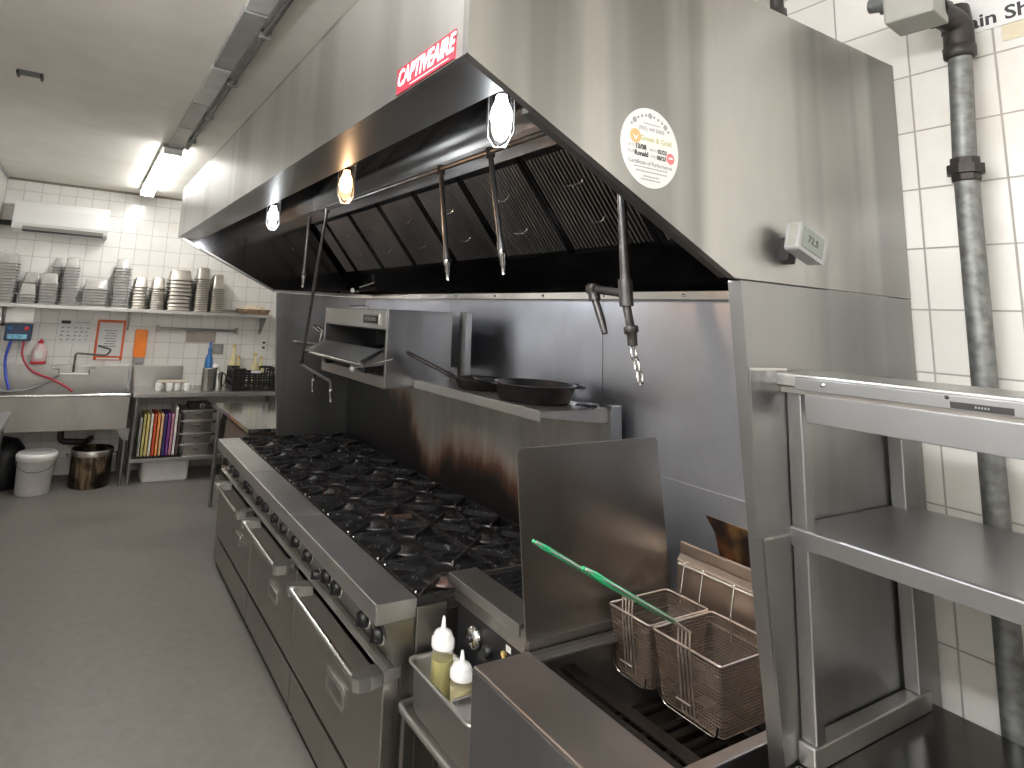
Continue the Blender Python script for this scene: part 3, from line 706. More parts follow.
m = MB(); rings = []
for q in range(7):
    o = Vector((.11, 1.12-.012*q, 1.4965+.004*math.sin(q/6*PI))); wd = [.012,.02,.026,.028,.026,.02,.01][q]
    rings.append([o+Vector((wd*2.2*math.cos(2*PI*k/12), 0, 0))+Vector((0,0,.008*math.sin(2*PI*k/12))) for k in range(12)])
loft(m, rings, True, True, True)
single(m, 'pan_handle_grip', M['iron_clean'], 'black handle grip lying on the shelf beside the deep pan', 'grip', (.11, 1.08, 1.488))

# ------------------------------------------------------------------ small char broiler
t = thing('char_broiler', 'small countertop char broiler beside the tall steel divider', 'broiler', (-.1, .9, 0))
y0, y1 = .700, 1.094
MB().box(-.485, .18, y0, y1, .10, .78).build('body', M['fryer_dark'], t)
MB().prism([(-.530, .898), (-.530, .932), (-.412, .932), (-.412, .920), (-.522, .918), (-.522, .898)], 'y', y0, y1+.010).build('front_ledge', M['steel_y'], t, .002)
m = MB(); m.box(-.438, -.42, y0, y0+.0, .77, .818); m = MB().box(-.505, -.49, y0, y1, .842, .914); m.build('trim_strip', M['steel_dull'], t)
MB().box(-.49, .18, y1-.008, y1, .78, .918).build('side_wall', M['steel_dull'], t)
MB().box(-.49, .18, y0, y0+.008, .78, .918).build('side_wall', M['steel_dull'], t)
cp = MB().box(-.499, -.486, y0+.01, y1-.01, .60, .842).build('control_panel', M['black'], t, .003)
k = MB().lathe([(.030, 0), (.038, -.003), (.038, -.010), (.030, -.024), (.012, -.026)], (-.499, .965, .775), 28, 'x').build('chrome_knob', M['chrome'], t); k['label'] = 'large chrome knob'
MB().lathe([(.012, -.026), (.012, -.034), (.0, -.036)], (-.499, .965, .775), 16, 'x', caps=False).build('knob_hub', M['black'], k)
MB().lathe([(.018, 0), (.018, -.02), (.012, -.024)], (-.499, .885, .77), 20, 'x').build('black_knob', M['black'], t)
MB().tube(bend([(-.499, .80, .80), (-.525, .79, .815), (-.53, .745, .785)], .02), .006, 8).build('brass_lever', M['brass'], t)
MB().box(-.5, -.4992, .775, .80, .81, .828).build('small_label', M['paper'], t)
m = MB()
for k in range(12):
    yy = y0+.018+k*(y1-y0-.03)/11
    m.prism([(yy-.004, .892), (yy+.004, .892), (yy+.0015, .906), (yy-.0015, .906)], 'x', -.405, .17)
for xx in (-.40, -.2, 0, .16): m.box(xx-.004, xx+.004, y0+.01, y1-.01, .882, .892)
m.build('grill_grate', M['iron'], t)
MB().box(-.41, .175, y1+.0005, y1+.006, .80, .918).build('flame_guard', M['soot'], t)
for xx in (-.40, .14):
    for yy in (y0+.03, y1-.03): MB().box(xx-.015, xx+.015, yy-.015, yy+.015, 0, .105).build('leg', M['steel_dull'], t)

# tall divider between broiler and fryer
m = MB()
pts = [(-.515, .868), (.13, .868), (.118, .93), (.062, 1.435)]
ra = [( .05, 1.450), (-.545, 1.447), (-.560, 1.444), (-.567, 1.43)]
t = thing('splash_divider', 'tall thin steel splash divider standing between broiler and fryer', 'divider', (-.2, .683, .868))
m.prism([(-.515, .868), (.125, .868), (.118, .93), (.058, 1.43), (.053, 1.444), (.04, 1.450), (-.55, 1.443), (-.563, 1.438), (-.568, 1.425)], 'y', .681, .686)
m.build('sheet', M['marked'], t, .0015)
MB().box(-.51, .12, .674, .681, .868, .892).build('foot_flange', M['steel_dull'], t)
MB().box(-.47, .10, .681, .686, .0, .868).build('lower_sheet', M['steel_dull'], t)

# ------------------------------------------------------------------ deep fryer
t = thing('deep_fryer', 'deep fryer with wide steel front cover and dark oil tank', 'fryer', (-.25, .35, 0))
FY0, FY1 = -.45, .668
MB().prism([(-.712, .05), (-.53, .05), (-.53, .84), (-.517, .845), (-.517, .872), (-.712, .872)], 'y', FY0, FY1).build('front_cover', M['marked_cover'], t, .003)
MB().box(-.7165, -.7125, FY0, FY1, .05, .864).build('front_face', M['cover_front'], t, .001)
MB().box(-.528, .17, .655, .668, .10, .868).build('side_wall', M['steel_dull'], t)
MB().box(-.528, .17, .125, .14, .10, .868).build('side_wall', M['steel_dull'], t)
MB().box(-.515, .10, .118, .150, .862, .874).build('near_rim', M['steel_dull'], t, .003)
MB().box(-.515, .10, .625, .670, .855, .866).build('far_rim', M['steel_dull'], t, .003)
MB().box(-.517, -.46, .15, .625, .835, .845).build('front_rim', M['fryer_dark'], t, .003)
MB().box(.11, .17, .14, .655, .10, .90).build('rear_wall', M['steel_dull'], t)
MB().box(-.528, .11, .14, .655, .10, .12).build('tank_base', M['fryer_dark'], t)
MB().box(-.528, -.52, .14, .655, .12, .835).build('tank_wall', M['fryer_dark'], t)
MB().box(-.519, .109, .141, .654, .12, .64).build('oil', M['oil'], t)
for xx, z in ((-.40, .815), (-.02, .76)): MB().box(xx, xx+.045, .142, .654, z-.006, z).build('cross_plate', M['fryer_dark'], t, .002)
m = MB()
for yy in (.22, .30, .38, .46, .54): m.tube([(-.46, yy, .70), (.09, yy, .70)], .012, 8)
m.build('burner_tube', M['fryer_dark'], t)
for xx, yy in ((-.66, .60), (-.66, -.38), (.10, .60), (.10, .17)): MB().box(xx-.02, xx+.02, yy-.02, yy+.02, 0, .05 if xx < -.5 else .10).build('leg', M['steel_dull'], t)
# flue riser at the back
fl = MB().prism([(.12, .90), (.12, 1.045), (.137, 1.065), (.20, 1.065), (.20, .90)], 'y', .14, .655).build('flue_box', M['flue'], t, .002)
MB().box(.136, .150, .14, .655, 1.066, 1.102).build('flue_lip', M['flue'], t, .002)
m = MB(); m.tube([(.085, .15, 1.050), (.085, .62, 1.050)], .005, 8)
for yy in (.16, .61): m.tube([(.085, yy, 1.05), (.12, yy, 1.05)], .004, 8)
m.build('basket_hanger', M['chrome'], t)

def fry_basket(y0, y1, dz, label, hang):
    t = thing('fry_basket', label, 'fry basket', (-.05, (y0+y1)/2, .762+dz), None)
    x0, x1, z0, z1 = -.205, .066, .778+dz, .958+dz
    tp = .016
    def wall(z): # taper towards the base
        q = (z1-z)/(z1-z0)*tp
        return x0+q, x1-q, y0+q*.8, y1-q*.8
    m = MB(); n = 21
    for k in range(n):
        z = z0 + (z1-z0)*k/(n-1)*.98
        a, b, c, d = wall(z)
        m.tube([(p[0], p[1], z) for p in rrect(a, b, c, d, .012, 2)], .0015 if k else .002, 4, closed=True)
    a0, b0, c0, d0 = wall(z0)
    nx = 32; ny = 24
    for i in range(nx):
        f = i/(nx-1)
        m.tube([(x0+.006+(x1-x0-.012)*f, y0, z1), (a0+.006+(b0-a0-.012)*f, c0, z0), (a0+.006+(b0-a0-.012)*f, d0, z0), (x0+.006+(x1-x0-.012)*f, y1, z1)], .0008, 4)
    for i in range(ny):
        f = i/(ny-1)
        m.tube([(x0, y0+.006+(y1-y0-.012)*f, z1), (a0, c0+.006+(d0-c0-.012)*f, z0), (b0, c0+.006+(d0-c0-.012)*f, z0), (x1, y0+.006+(y1-y0-.012)*f, z1)], .0008, 4)
    m.build('wire_mesh', M['basket_wire'], t)
    m = MB()
    m.tube([(p[0], p[1], z1) for p in rrect(x0, x1, y0, y1, .010, 3)], .0036, 8, closed=True)
    m.build('rim', M['basket_rim'], t)
    m = MB(); cy = (y0+y1)/2
    # support loop under the base
    m.tube(bend([(x0-.003, y0+.012, z0+.035), (a0-.006, c0+.014, z0-.006), (a0-.006, d0-.014, z0-.006), (x0-.003, y1-.012, z0+.035)], .02), .0026, 8)
    m.build('base_loop', M['chrome'], t)
    # front bars carry the handle
    m = MB()
    for k in (-1.5, -.5, .5, 1.5):
        yy = cy + k*.0125
        m.tube([(x0-.002, yy, z1+.050), (x0-.006, yy, z1-.01), (a0-.006, yy, z0+.01), (a0+.01, yy, z0-.003)], .0030, 6)
    for z in (z1+.006, z0+.045): m.tube([(x0-.010, cy-.023, z), (x0-.010, cy+.023, z)], .0030, 6)
    m.build('front_bars', M['basket_rim'], t)
    hx0 = Vector((x0, cy, z1+.050)); hx1 = Vector((x0-.352, cy+.026, z1+.050+.192))
    h = MB()
    for s_ in (-1, 1): h.tube([hx0+Vector((.012, s_*.011, -.012)), hx0.lerp(hx1, .15)+Vector((0, s_*.007, 0)), hx1+Vector((0, s_*.004, 0))], .0036, 8)
    h.tube([hx1+Vector((0,-.004,0)), hx1+Vector((-.006,0,.002)), hx1+Vector((0,.004,0))], .0036, 8)
    h = h.build('handle', M['basket_rim'], t)
    m = MB(); g0 = hx0.lerp(hx1, .10)
    m.tube([g0, hx0.lerp(hx1, .12), hx0.lerp(hx1, .75), hx0.lerp(hx1, .9), hx1+Vector((-.008,0,.004))], [.005, .0068, .0068, .0085, .0045], 10); m.build('green_grip', M['green'], h)
    m = MB()
    for yy in hang: m.tube(bend([(x1, yy, z1-.06), (x1, yy, z1+.01), (.090, yy, 1.062), (.097, yy, 1.040)], .01), .003, 6)
    m.build('hook', M['chrome'], t)
fry_basket(.496, .655, 0, 'wire fry basket with green handle, hanging by the tall divider', (.53, .60))
fry_basket(.262, .484, 0, 'wire fry basket with green handle, hanging by the tapering end panel', (.33, .42))

# ------------------------------------------------------------------ bottle pan on the rail shelf
t = thing('rail_shelf', 'narrow steel shelf with rounded rail in front of the small broiler', 'shelf', (-.6, .88, 0))
MB().box(-.715, -.535, .69, 1.085, .535, .547).build('board', M['steel_dull'], t, .002)
m = MB(); m.tube(bend([(-.66, 1.088, .556), (-.716, 1.088, .556), (-.716, .675, .556)], .035), .011, 12); m.build('rail', M['steel_y'], t)
for yy in (.71, 1.06):
    for xx in (-.70, -.55): MB().box(xx-.012, xx+.012, yy-.012, yy+.012, 0, .535).build('leg', M['steel_dull'], t)
def pan(name, x0, x1, y0, y1, z0, z1, mat, label, cat, rim=.012, r=.03, th=.0035):
    t = thing(name, label, cat, ((x0+x1)/2, (y0+y1)/2, z0))
    def ring(i, z, rr): return [(p[0], p[1], z) for p in rrect(x0+i, x1-i, y0+i, y1-i, rr)]
    m = MB()
    loft(m, [ring(rim+.012, z0, r), ring(rim+.004, z0+.02, r), ring(rim, z1-.004, r), ring(rim*.5, z1, r), ring(0, z1, r), ring(0, z1-.006, r)], True, True)
    loft(m, [ring(rim*.5, z1-.0005, r), ring(rim+th, z1-.005, r), ring(rim+.004+th, z0+.02, r), ring(rim+.012+th, z0+th, r)], True, False, False)
    m.add(ring(rim+.012+th, z0+th, r), [tuple(range(20))]); m.build('pan_body', mat, t)
    return t
pan('bottle_pan', -.703, -.535, .690, 1.078, .5480, .702, M['steel_y'], 'deep steel pan holding two squeeze bottles in front of the broiler', 'food pan')
def squeeze(c, r, h, level, label, fill):
    t = thing('squeeze_bottle', label, 'squeeze bottle', c)
    MB().lathe([(r*.9, 0), (r, .006), (r, h*.62), (r*.97, h*.66), (r*.80, h*.70), (r*.80, h*.72)], c, 28).build('body', M['squeeze'], t)
    MB().lathe([(r*.86, .004), (r*.94, .010), (r*.94, level)], c, 24).build('contents', fill, t)
    m = MB(); m.lathe([(r*1.06, h*.70), (r*1.06, h*.775), (r*.92, h*.782), (r*.86, h*.82), (r*.70, h*.85), (r*.34, h*.868), (r*.24, h*.885), (r*.11, h*1.0), (.0, h*1.0)], c, 28); m.build('nozzle_cap', M['white'], t)
squeeze((-.617, .985, .5520), .036, .300, .175, 'taller squeeze bottle half full of yellow oil', M['oil_pale'])
squeeze((-.617, .868, .5520), .035, .250, .150, 'shorter squeeze bottle with cream sauce, beside the small steel insert', M['cream'])
pan('insert_pan', -.690, -.56, .700, .825, .640, .700, M['steel_y'], 'small shallow steel insert tucked in the bottle pan', 'food pan', .006, .02, .002)
# ------------------------------------------------------------------ serving table and its over-shelf
t = thing('serving_table', 'dark polished steel work table beside the tapering end panel', 'table', (0, -.9, 0))
m = MB(); m.prism([(-.405, .885), (-.405, .918), (-.398, .925), (.232, .925), (.232, .885)], 'y', -1.85, -.008); m.build('table_top', M['table'] if 'table' in M else M['steel_y'], t, .002)
MB().box(-.38, .22, -1.8, -.06, .22, .24).build('under_shelf', M['steel_dull'], t)
for yy in (-1.78, -.08):
    for xx in (-.36, .20): MB().tube([(xx, yy, 0), (xx, yy, .885)], .02, 12).build('leg', M['steel'], t)
t = thing('over_shelf', 'two-tier steel serving shelf with heat strip standing on the serving table', 'shelf', (-.05, -.9, .926))
ya, yb = -1.5, -.004
for (a, b) in ((-.040, -.004), (-1.5, -1.464)):
    MB().box(-.325, .19, a, b, .9260, .970).build('base_rail', M['steel_x'], t, .003)
    for xa in (-.313, .135):
        MB().box(xa, xa+.034, a+.001, b-.001, .970, 1.715 if xa < 0 else 1.735).build('upright', M['steel'], t, .003)
m = MB(); m.prism([(-.318, 1.362), (-.318, 1.400), (-.314, 1.404), (.192, 1.404), (.192, 1.385), (.188, 1.385), (.188, 1.398), (-.310, 1.398), (-.310, 1.362)], 'y', ya, yb)
m.build('middle_shelf', M['shelf_st'], t, .0015)
m = MB(); m.prism([(-.345, 1.716), (-.345, 1.745), (-.225, 1.752), (-.225, 1.716)], 'y', ya, yb); m.build('top_shelf', M['steel_y'], t, .003)
MB().box(-.335, -.305, ya, yb, 1.70, 1.716).build('top_channel', M['steel_dull'], t, .002)
hs = MB().prism([(-.352, 1.712), (-.352, 1.738), (-.346, 1.740), (-.346, 1.712)], 'y', ya, -.05).build('front_lip', M['shelf_st'], t, .001)
hl = MB().prism([(-.338, 1.640), (-.338, 1.702), (-.25, 1.716), (-.25, 1.66)], 'y', ya, -.062).build('heat_strip_housing', M['shelf_st'], t, .002)
bl = MB().box(-.3535, -.352, -.425, -.335, 1.7145, 1.7265).build('black_badge', M['black'], t)
m = MB()
for k in range(5): m.box(-.3539, -.3535, -.392+k*.0045, -.3895+k*.0045, 1.719, 1.7225)
m.build('faint_lettering', M['grey_ink'], bl)
MB().lathe([(.006, 0), (.005, -.003), (0, -.0035)], (-.352, -.11, 1.728), 12, 'x').build('screw', M['chrome'], t)
MB().lathe([(.004, 0), (.003, -.002), (0, -.0025)], (-.352, -.33, 1.733), 10, 'x').build('screw', M['black'], t)

# ------------------------------------------------------------------ gas main on the right wall
px_, py_ = .270, -.178
t = thing('gas_pipe', 'vertical galvanised gas pipe on the tiled wall with dark union and valve fittings', 'pipe', (px_, py_, .92))
MB().tube([(px_, py_+.012, 0.0), (px_, py_+.0, 2.285)], .027, 20).build('lower_pipe', M['galv'], t)
MB().tube([(px_, py_+.0, 2.32), (px_, py_-.012, 2.63)], .0265, 20).build('upper_pipe', M['galv'], t)
m = MB(); m.lathe([(.030, 2.270), (.033, 2.273), (.033, 2.290), (.042, 2.291), (.042, 2.316), (.033, 2.317), (.033, 2.335), (.028, 2.337)], (px_, py_, 0), 8, smooth=False); m.build('union', M['fitting'], t)
m = MB(); m.lathe([(.030, 2.622), (.036, 2.626), (.037, 2.655), (.031, 2.66)], (px_, py_-.012, 0), 16)
m.tube(bend([(px_, py_-.012, 2.64), (px_, py_-.014, 2.73), (px_-.10, py_+.0, 2.735)], .05), .034, 16)
m.tube([(px_-.085, py_-.002, 2.735), (px_-.115, py_+.002, 2.735)], .041, 10)
m.tube([(px_, py_-.012, 2.70), (px_, py_-.012, 2.775)], [.036, .030], 12); m.build('elbow', M['fitting'], t)
t = thing('valve_box', 'grey painted square valve box above the gas pipe', 'valve', (.1, -.12, 2.67))
rzb = Matrix.Rotation(math.radians(6), 3, 'Z')
MB().box(.045, .165, -.215, -.105, 2.690, 2.80, rzb, (.10, -.16, 2.74)).build('box', M['grey_box'], t, .006)
MB().tube([(.105, -.115, 2.775), (.105, -.055, 2.79)], .022, 14).build('spindle', M['galv'], t)
MB().tube([(.105, -.10, 2.778), (.105, -.085, 2.782)], .030, 8).build('lock_nut', M['galv'], t)
t = thing('shutoff_sign', 'white wall sign with bold black letters above the gas pipe', 'sign', (.338, -.42, 2.71))
MB().box(.338, .3415, -.72, -.185, 2.712, 2.87).build('board', M['paper'], t)
text_mesh('Main Shut Off', .055, M['ink'], 'lettering', t, (.3378, -.150, 2.742), (0,-1,0), (0,0,1), 0, .0003, .0012, 1.0, 'LEFT')
single(MB().box(.3395, .342, -.42, -.262, 2.665, 2.711), 'masking_tape', plain('tan_tape', (.62,.55,.40), .6), 'strip of tan tape on the tiles under the white sign', 'tape', (.34, -.3, 2.645))
t = thing('vent_pipe', 'short black threaded pipe rising above the hood top', 'pipe', (-.13, .08, 2.684))
MB().tube([(-.13, .08, 2.685), (-.13, .08, 3.05)], .018, 14).build('pipe', M['black_pipe'], t)
MB().lathe([(.023, 2.735), (.025, 2.74), (.025, 2.76), (.023, 2.765)], (-.13, .08, 0), 10).build('coupling', M['black_pipe'], t)

# ------------------------------------------------------------------ table beyond the cooking line
t = thing('prep_table', 'light steel prep table beyond the cooking line, between the ranges and the far table', 'table', (-.15, 4.6, 0))
MB().box(-.572, .32, 3.975, 5.30, .872, .905).build('table_top', M['chrome'], t, .003)
for xx, yy in ((-.55, 5.2), (-.55, 4.02), (.28, 5.2), (.28, 4.02)): MB().tube([(xx, yy, 0), (xx, yy, .872)], .018, 12).build('leg', M['steel'], t)
MB().box(-.53, .30, 4.0, 5.25, .25, .265).build('under_shelf', M['steel_dull'], t)
single(MB().box(-.50, -.10, 4.35, 5.10, .266, .80), 'cardboard_box', plain('dull_brown_board', (.22,.17,.14), .7), 'dull brown carton under the prep table', 'box', (-.3, 4.7, .266), bevel=.004)

# ------------------------------------------------------------------ far work table with under shelf
FYt = 6.08
t = thing('work_table', 'long steel work table on the far wall, right of the sink', 'table', (-.5, 6.4, 0))
MB().box(-1.235, .335, FYt, 6.70, .855, .900).build('table_top', M['steel_x'], t, .004)
MB().box(-1.235, -.70, 6.685, 6.705, .90, 1.12).build('back_riser', M['steel_x'], t, .003)
MB().prism([(6.20, .90), (6.685, .90), (6.685, 1.12), (6.62, 1.12)], 'x', -1.235, -1.225).build('end_riser', M['steel'], t)
for xx in (-1.19, .29):
    for yy in (FYt+.04, 6.64): MB().tube([(xx, yy, 0), (xx, yy, .855)], .019, 12).build('leg', M['steel'], t)
MB().box(-1.20, .30, FYt+.02, 6.66, .215, .25).build('under_shelf', M['steel_x'], t, .003)

# cutting boards in a rack
cols = [('grey', (.30,.29,.27)), ('olive', (.48,.42,.15)), ('yellow', (.72,.60,.22)), ('cream', (.78,.74,.62)), ('red', (.62,.08,.03)), ('orange', (.85,.33,.10)), ('pale orange', (.80,.52,.28)),
        ('navy', (.05,.03,.16)), ('violet', (.20,.05,.28)), ('pink', (.55,.25,.33)), ('white', (.80,.78,.74)), ('dark brown', (.09,.06,.05)), ('black', (.03,.03,.03))]
for k, (n, c) in enumerate(cols):
    xx = -1.135+k*.0335; hh = .42+(.07 if n == 'white' else 0)-(.03 if n == 'grey' else 0)
    m = MB(); m.prism(rrect(6.12, 6.48, .262, .262+hh, .02), 'x', xx, xx+.021)
    tag(m.build('cutting_board', plain('board_'+n.replace(' ', '_'), c, .5, 0, .06), None, .002, org=(xx, 6.3, .262)), '%s cutting board standing on edge in the rack under the far work table' % n, 'cutting board', 'cutting boards in the rack')
t = thing('board_rack', 'low black rack holding the upright cutting boards', 'rack', (-.93, 6.3, .2505))
m = MB(); m.box(-1.15, -.70, 6.105, 6.50, .2505, .2605); m.build('base', M['black'], t)
for xx in (-1.15, -.695): MB().box(xx, xx+.006, 6.12, 6.50, .26, .40).build('rack_end', M['black'], t)

# stacked covered food pans
def lowpan(c, w, d, h, label, lid=False):
    x, y, z = c
    t = thing('hotel_pan', label, 'food pan', c, 'steel pans stacked under the far table')
    m = MB()
    def ring(i, zz, r=.02): return [(p[0], p[1], zz) for p in rrect(x-w/2+i, x+w/2-i, y-d/2+i, y+d/2-i, r)]
    loft(m, [ring(.022, z), ring(.014, z+h-.01), ring(.012, z+h-.004), ring(0, z+h), ring(0, z+h-.006)], True, True); m.build('pan_body', M['steel_dull'], t)
    m = MB(); m.add(ring(.002, z+h+.001), [tuple(range(20))]); m.add(ring(.002, z+h+.004), [tuple(range(20))]); loft(m, [ring(.002, z+h+.001), ring(.002, z+h+.004)], False); m.build('lid', M['steel_dull'], t)
    MB().box(x-.03, x+.03, y-d/2-.003, y-d/2+.016, z+h*.55, z+h*.55+.012).build('tag_plate', M['chrome'], t)
    for s_ in (-1, 1): MB().box(x+s_*w/2-.015, x+s_*w/2+.015, y-d/2+.02, y+d/2-.02, z+h-.03, z+h-.012).build('side_grip', M['black'], t)
    return t
zz = .2505
for k, (h, l) in enumerate(((.118, 'steel food pan at the bottom of the stack beside the cutting boards'), (.105, 'steel food pan second from the bottom of the stack beside the cutting boards'), (.125, 'steel food pan third from the bottom of the stack beside the cutting boards'), (.10, 'steel food pan on top of the stack beside the cutting boards'))):
    lowpan((-.575, 6.33, zz), .32+(.03 if k > 0 else 0), .44, h, l); zz += h+.0045
t = thing('black_scale', 'small black device with chrome dial on top of the stacked steel pans', 'device', (-.55, 6.3, zz))
MB().box(-.66, -.43, 6.2, 6.45, zz, zz+.05).build('casing', M['black'], t, .01)
MB().lathe([(.03, 0), (.03, -.012), (.02, -.015)], (-.53, 6.2, zz+.028), 16, 'y').build('dial', M['chrome'], t)
m = MB(); m.prism([(-.335, .255), (-.30, .255), (-.20, .62), (-.235, .62)], 'y', 6.15, 6.5); single(m, 'tray', M['steel_dull'], 'steel tray leaning at an angle beside the stacked pans', 'tray', (-.3, 6.3, .251))
pan('storage_tub', -1.09, -.58, 6.16, 6.5, .0, .205, M['white_worn'], 'white plastic tub on the floor under the far work table', 'tub', .02, .04)

# things on the work table
def mug(x, y, k):
    c = (x, y, .9005)
    t = thing('cream_cup', 'small white cup in the cluster at the end of the far work table', 'cup', c, 'white cups clustered on the far work table')
    MB().lathe([(.030, 0), (.034, .03), (.037, .075), (.034, .08), (.028, .078), (.026, .02), (0, .018)], c, 16).build('cup_body', M['white'], t)
    m = MB(); m.tube(bend([(x+.02, y-.028, .965), (x+.035, y-.052, .955), (x+.035, y-.052, .93), (x+.02, y-.028, .92)], .01), .005, 6); m.build('cup_handle', M['white'], t)
    return t
m0 = None
spots = [(-.985, 6.30), (-.915, 6.36), (-.875, 6.27), (-.80, 6.30), (-.735, 6.35), (-.96, 6.40), (-.84, 6.42), (-.70, 6.27)]
first = mug(spots[0][0], spots[0][1], 0)
for x, y in spots[1:]:
    o = copy_tree(first); o.location = (x, y, .9005); o.rotation_euler.z = random.uniform(-1, 1)
t = thing('serving_tray', 'beige tray lying across the white cups', 'tray', (-.84, 6.36, .982))
MB().prism(rrect(-.99, -.69, 6.26, 6.46, .03), 'z', .9815, .99).build('tray_base', plain('beige_tray', (.55,.48,.38), .5), t, .003)
def canister(x, y, r, h, label, mat, name='canister'):
    t = thing(name, label, 'canister', (x, y, .9005))
    MB().lathe([(r*.96, 0), (r, .005), (r, h-.01), (r*1.03, h-.008), (r*1.03, h), (r*.94, h), (r*.94, .01), (0, .008)], (x, y, .9005), 24).build('body', mat, t)
    return t
canister(-.495, 6.26, .060, .235, 'brown steel canister under the blue spray bottle', M['steel_dull'])
t = thing('blue_bottle', 'slim blue spray bottle rising from behind the steel canister', 'bottle', (-.475, 6.40, .9005))
MB().lathe([(.045, 0), (.045, .01), (.045, .29), (.038, .34), (.022, .38), (.018, .40)], (-.475, 6.40, .9005), 20).build('body', M['blue'], t)
MB().lathe([(.022, .40), (.022, .44), (.014, .445), (.012, .51), (.004, .50)], (-.475, 6.40, .9005), 14).build('spray_head', M['blue'], t)
t = canister(-.375, 6.28, .045, .20, 'silver milk jug with handle between canister and black crate', M['chrome'], 'milk_jug')
m = MB(); m.tube(bend([(-.335, 6.28, 1.085), (-.295, 6.28, 1.06), (-.30, 6.28, .96), (-.335, 6.28, .94)], .02), .007, 8); m.build('jug_handle', M['black'], t)
t = canister(-.405, 6.40, .035, .235, 'white topped steel shaker behind the silver jug', M['steel'], 'shaker')
MB().lathe([(.036, .235), (.034, .262), (.02, .27)], (-.405, 6.40, .9005), 16).build('cap', M['white'], t)
# black crate
t = thing('black_crate', 'black slotted plastic crate with paper label on the far work table', 'crate', (0, 6.3, .9005))
x0, x1, y0, y1, z0, z1 = -.245, .265, 6.16, 6.50, .9005, 1.145
MB().box(x0, x1, y0, y1, z0, z0+.008).build('base', M['black'], t)
for nm, (a, b, c, d) in (('front', (x0, x1, y0, y0+.01)), ('back', (x0, x1, y1-.01, y1))):
    m = MB()
    for k in range(9):
        xx = a+(b-a-.018)*k/8; m.box(xx, xx+.018, c, d, z0+.008, z1-.02 if not 2 < k < 6 else z1-.055)
    for z in (.03, .09, .15): m.box(a, b, c-.001, d+.001, z0+z, z0+z+.016)
    m.box(a, a+.14, c-.002, d+.002, z1-.025, z1); m.box(b-.14, b, c-.002, d+.002, z1-.025, z1); m.box(a+.13, b-.13, c-.002, d+.002, z1-.075, z1-.05)
    m.build(nm+'_wall', M['black'], t)
for nm, (a, b) in (('side', (x0, x0+.01)), ('side', (x1-.01, x1))):
    m = MB(); m.box(a, b, y0+.011, y1-.011, z1-.03, z1); m.box(a, b, y0+.011, y1-.011, z0+.008, z0+.05); m.box(a, b, y0+.011, y1-.011, z0+.10, z0+.12)
    for k in range(5): yy = y0+.011+(y1-y0-.04)*k/4; m.box(a, b, yy, yy+.016, z0+.05, z1-.03)
    m.build('side_wall', M['black'], t)
MB().box(-.05, .06, y0-.004, y0-.002, 1.095, 1.125).build('paper_label', M['paper'], t)
m = MB(); m.box(-.235, -.12, 6.19, 6.48, .91, 1.12); single(m, 'dark_carton', M['soot'], 'dark carton inside the black crate', 'box', (-.18, 6.3, .9095), bevel=.004)
# yellow oil bottles behind crate
for x, y, h, l in ((-.165, 6.60, .48, 'tall pale oil bottle by the wall rail end, behind the black crate'), (-.095, 6.62, .34, 'short pale oil bottle beside the tall one behind the crate'), (.095, 6.60, .38, 'pale yellow bottle behind the crate near the shelf bracket'), (.17, 6.61, .34, 'pale yellow bottle closest to the end wall behind the crate')):
    t = thing('oil_bottle', l, 'bottle', (x, y, .9005))
    MB().lathe([(.036, 0), (.04, .01), (.04, h*.6), (.015, h*.8), (.014, h*.92)], (x, y, .9005), 18).build('body', M['cream'], t)
    MB().lathe([(.017, h*.92), (.017, h), (.0, h)], (x, y, .9005), 12).build('cap', M['brass'], t)
t = thing('side_stack', 'dark stack of lids at the end of the far work table by the wall', 'lids', (.30, 6.35, .9005))
MB().box(.275, .335, 6.2, 6.5, .9005, 1.06).build('stack', M['soot'], t, .006)

# ------------------------------------------------------------------ sink
t = thing('utility_sink', 'wide stainless utility sink on legs against the far wall', 'sink', (-1.86, 6.4, 0))
sx0, sx1 = -2.48, -1.262
MB().box(sx0, sx1, FYt, FYt+.02, .555, .885).build('front_apron', M['steel_dull'], t, .004)
MB().tube([(sx0, FYt-.002, .888), (sx1, FYt-.002, .888)], .016, 12).build('front_rim', M['chrome'], t)
MB().box(sx0, sx1, FYt+.02, 6.66, .555, .57).build('basin_floor', M['steel_x'], t)
for a in (sx0, sx1-.018): MB().box(a, a+.018, FYt+.02, 6.66, .57, .888).build('side_wall', M['steel'], t)
MB().box(sx0, sx1, 6.66, 6.70, .555, 1.125).build('back_riser', M['steel_x'], t, .004)
for xx in (-2.40, -1.305):
    for yy in (FYt+.05, 6.62): MB().tube([(xx+.045 if xx > -2 else xx, yy, 0), (xx+.045 if xx > -2 else xx, yy, .50)], .018, 12).build('leg', M['steel'], t)
    MB().prism([(xx-.055, .555), (xx+.085, .555), (xx+.07, .44), (xx+.02, .44)], 'y', FYt+.03, FYt+.06).build('leg_gusset', M['steel'], t, .003)
MB().tube(bend([(-1.83, 6.4, .555), (-1.83, 6.4, .40), (-1.60, 6.42, .38), (-1.55, 6.6, .38)], .05), .03, 12).build('drain_pipe', M['black'], t)
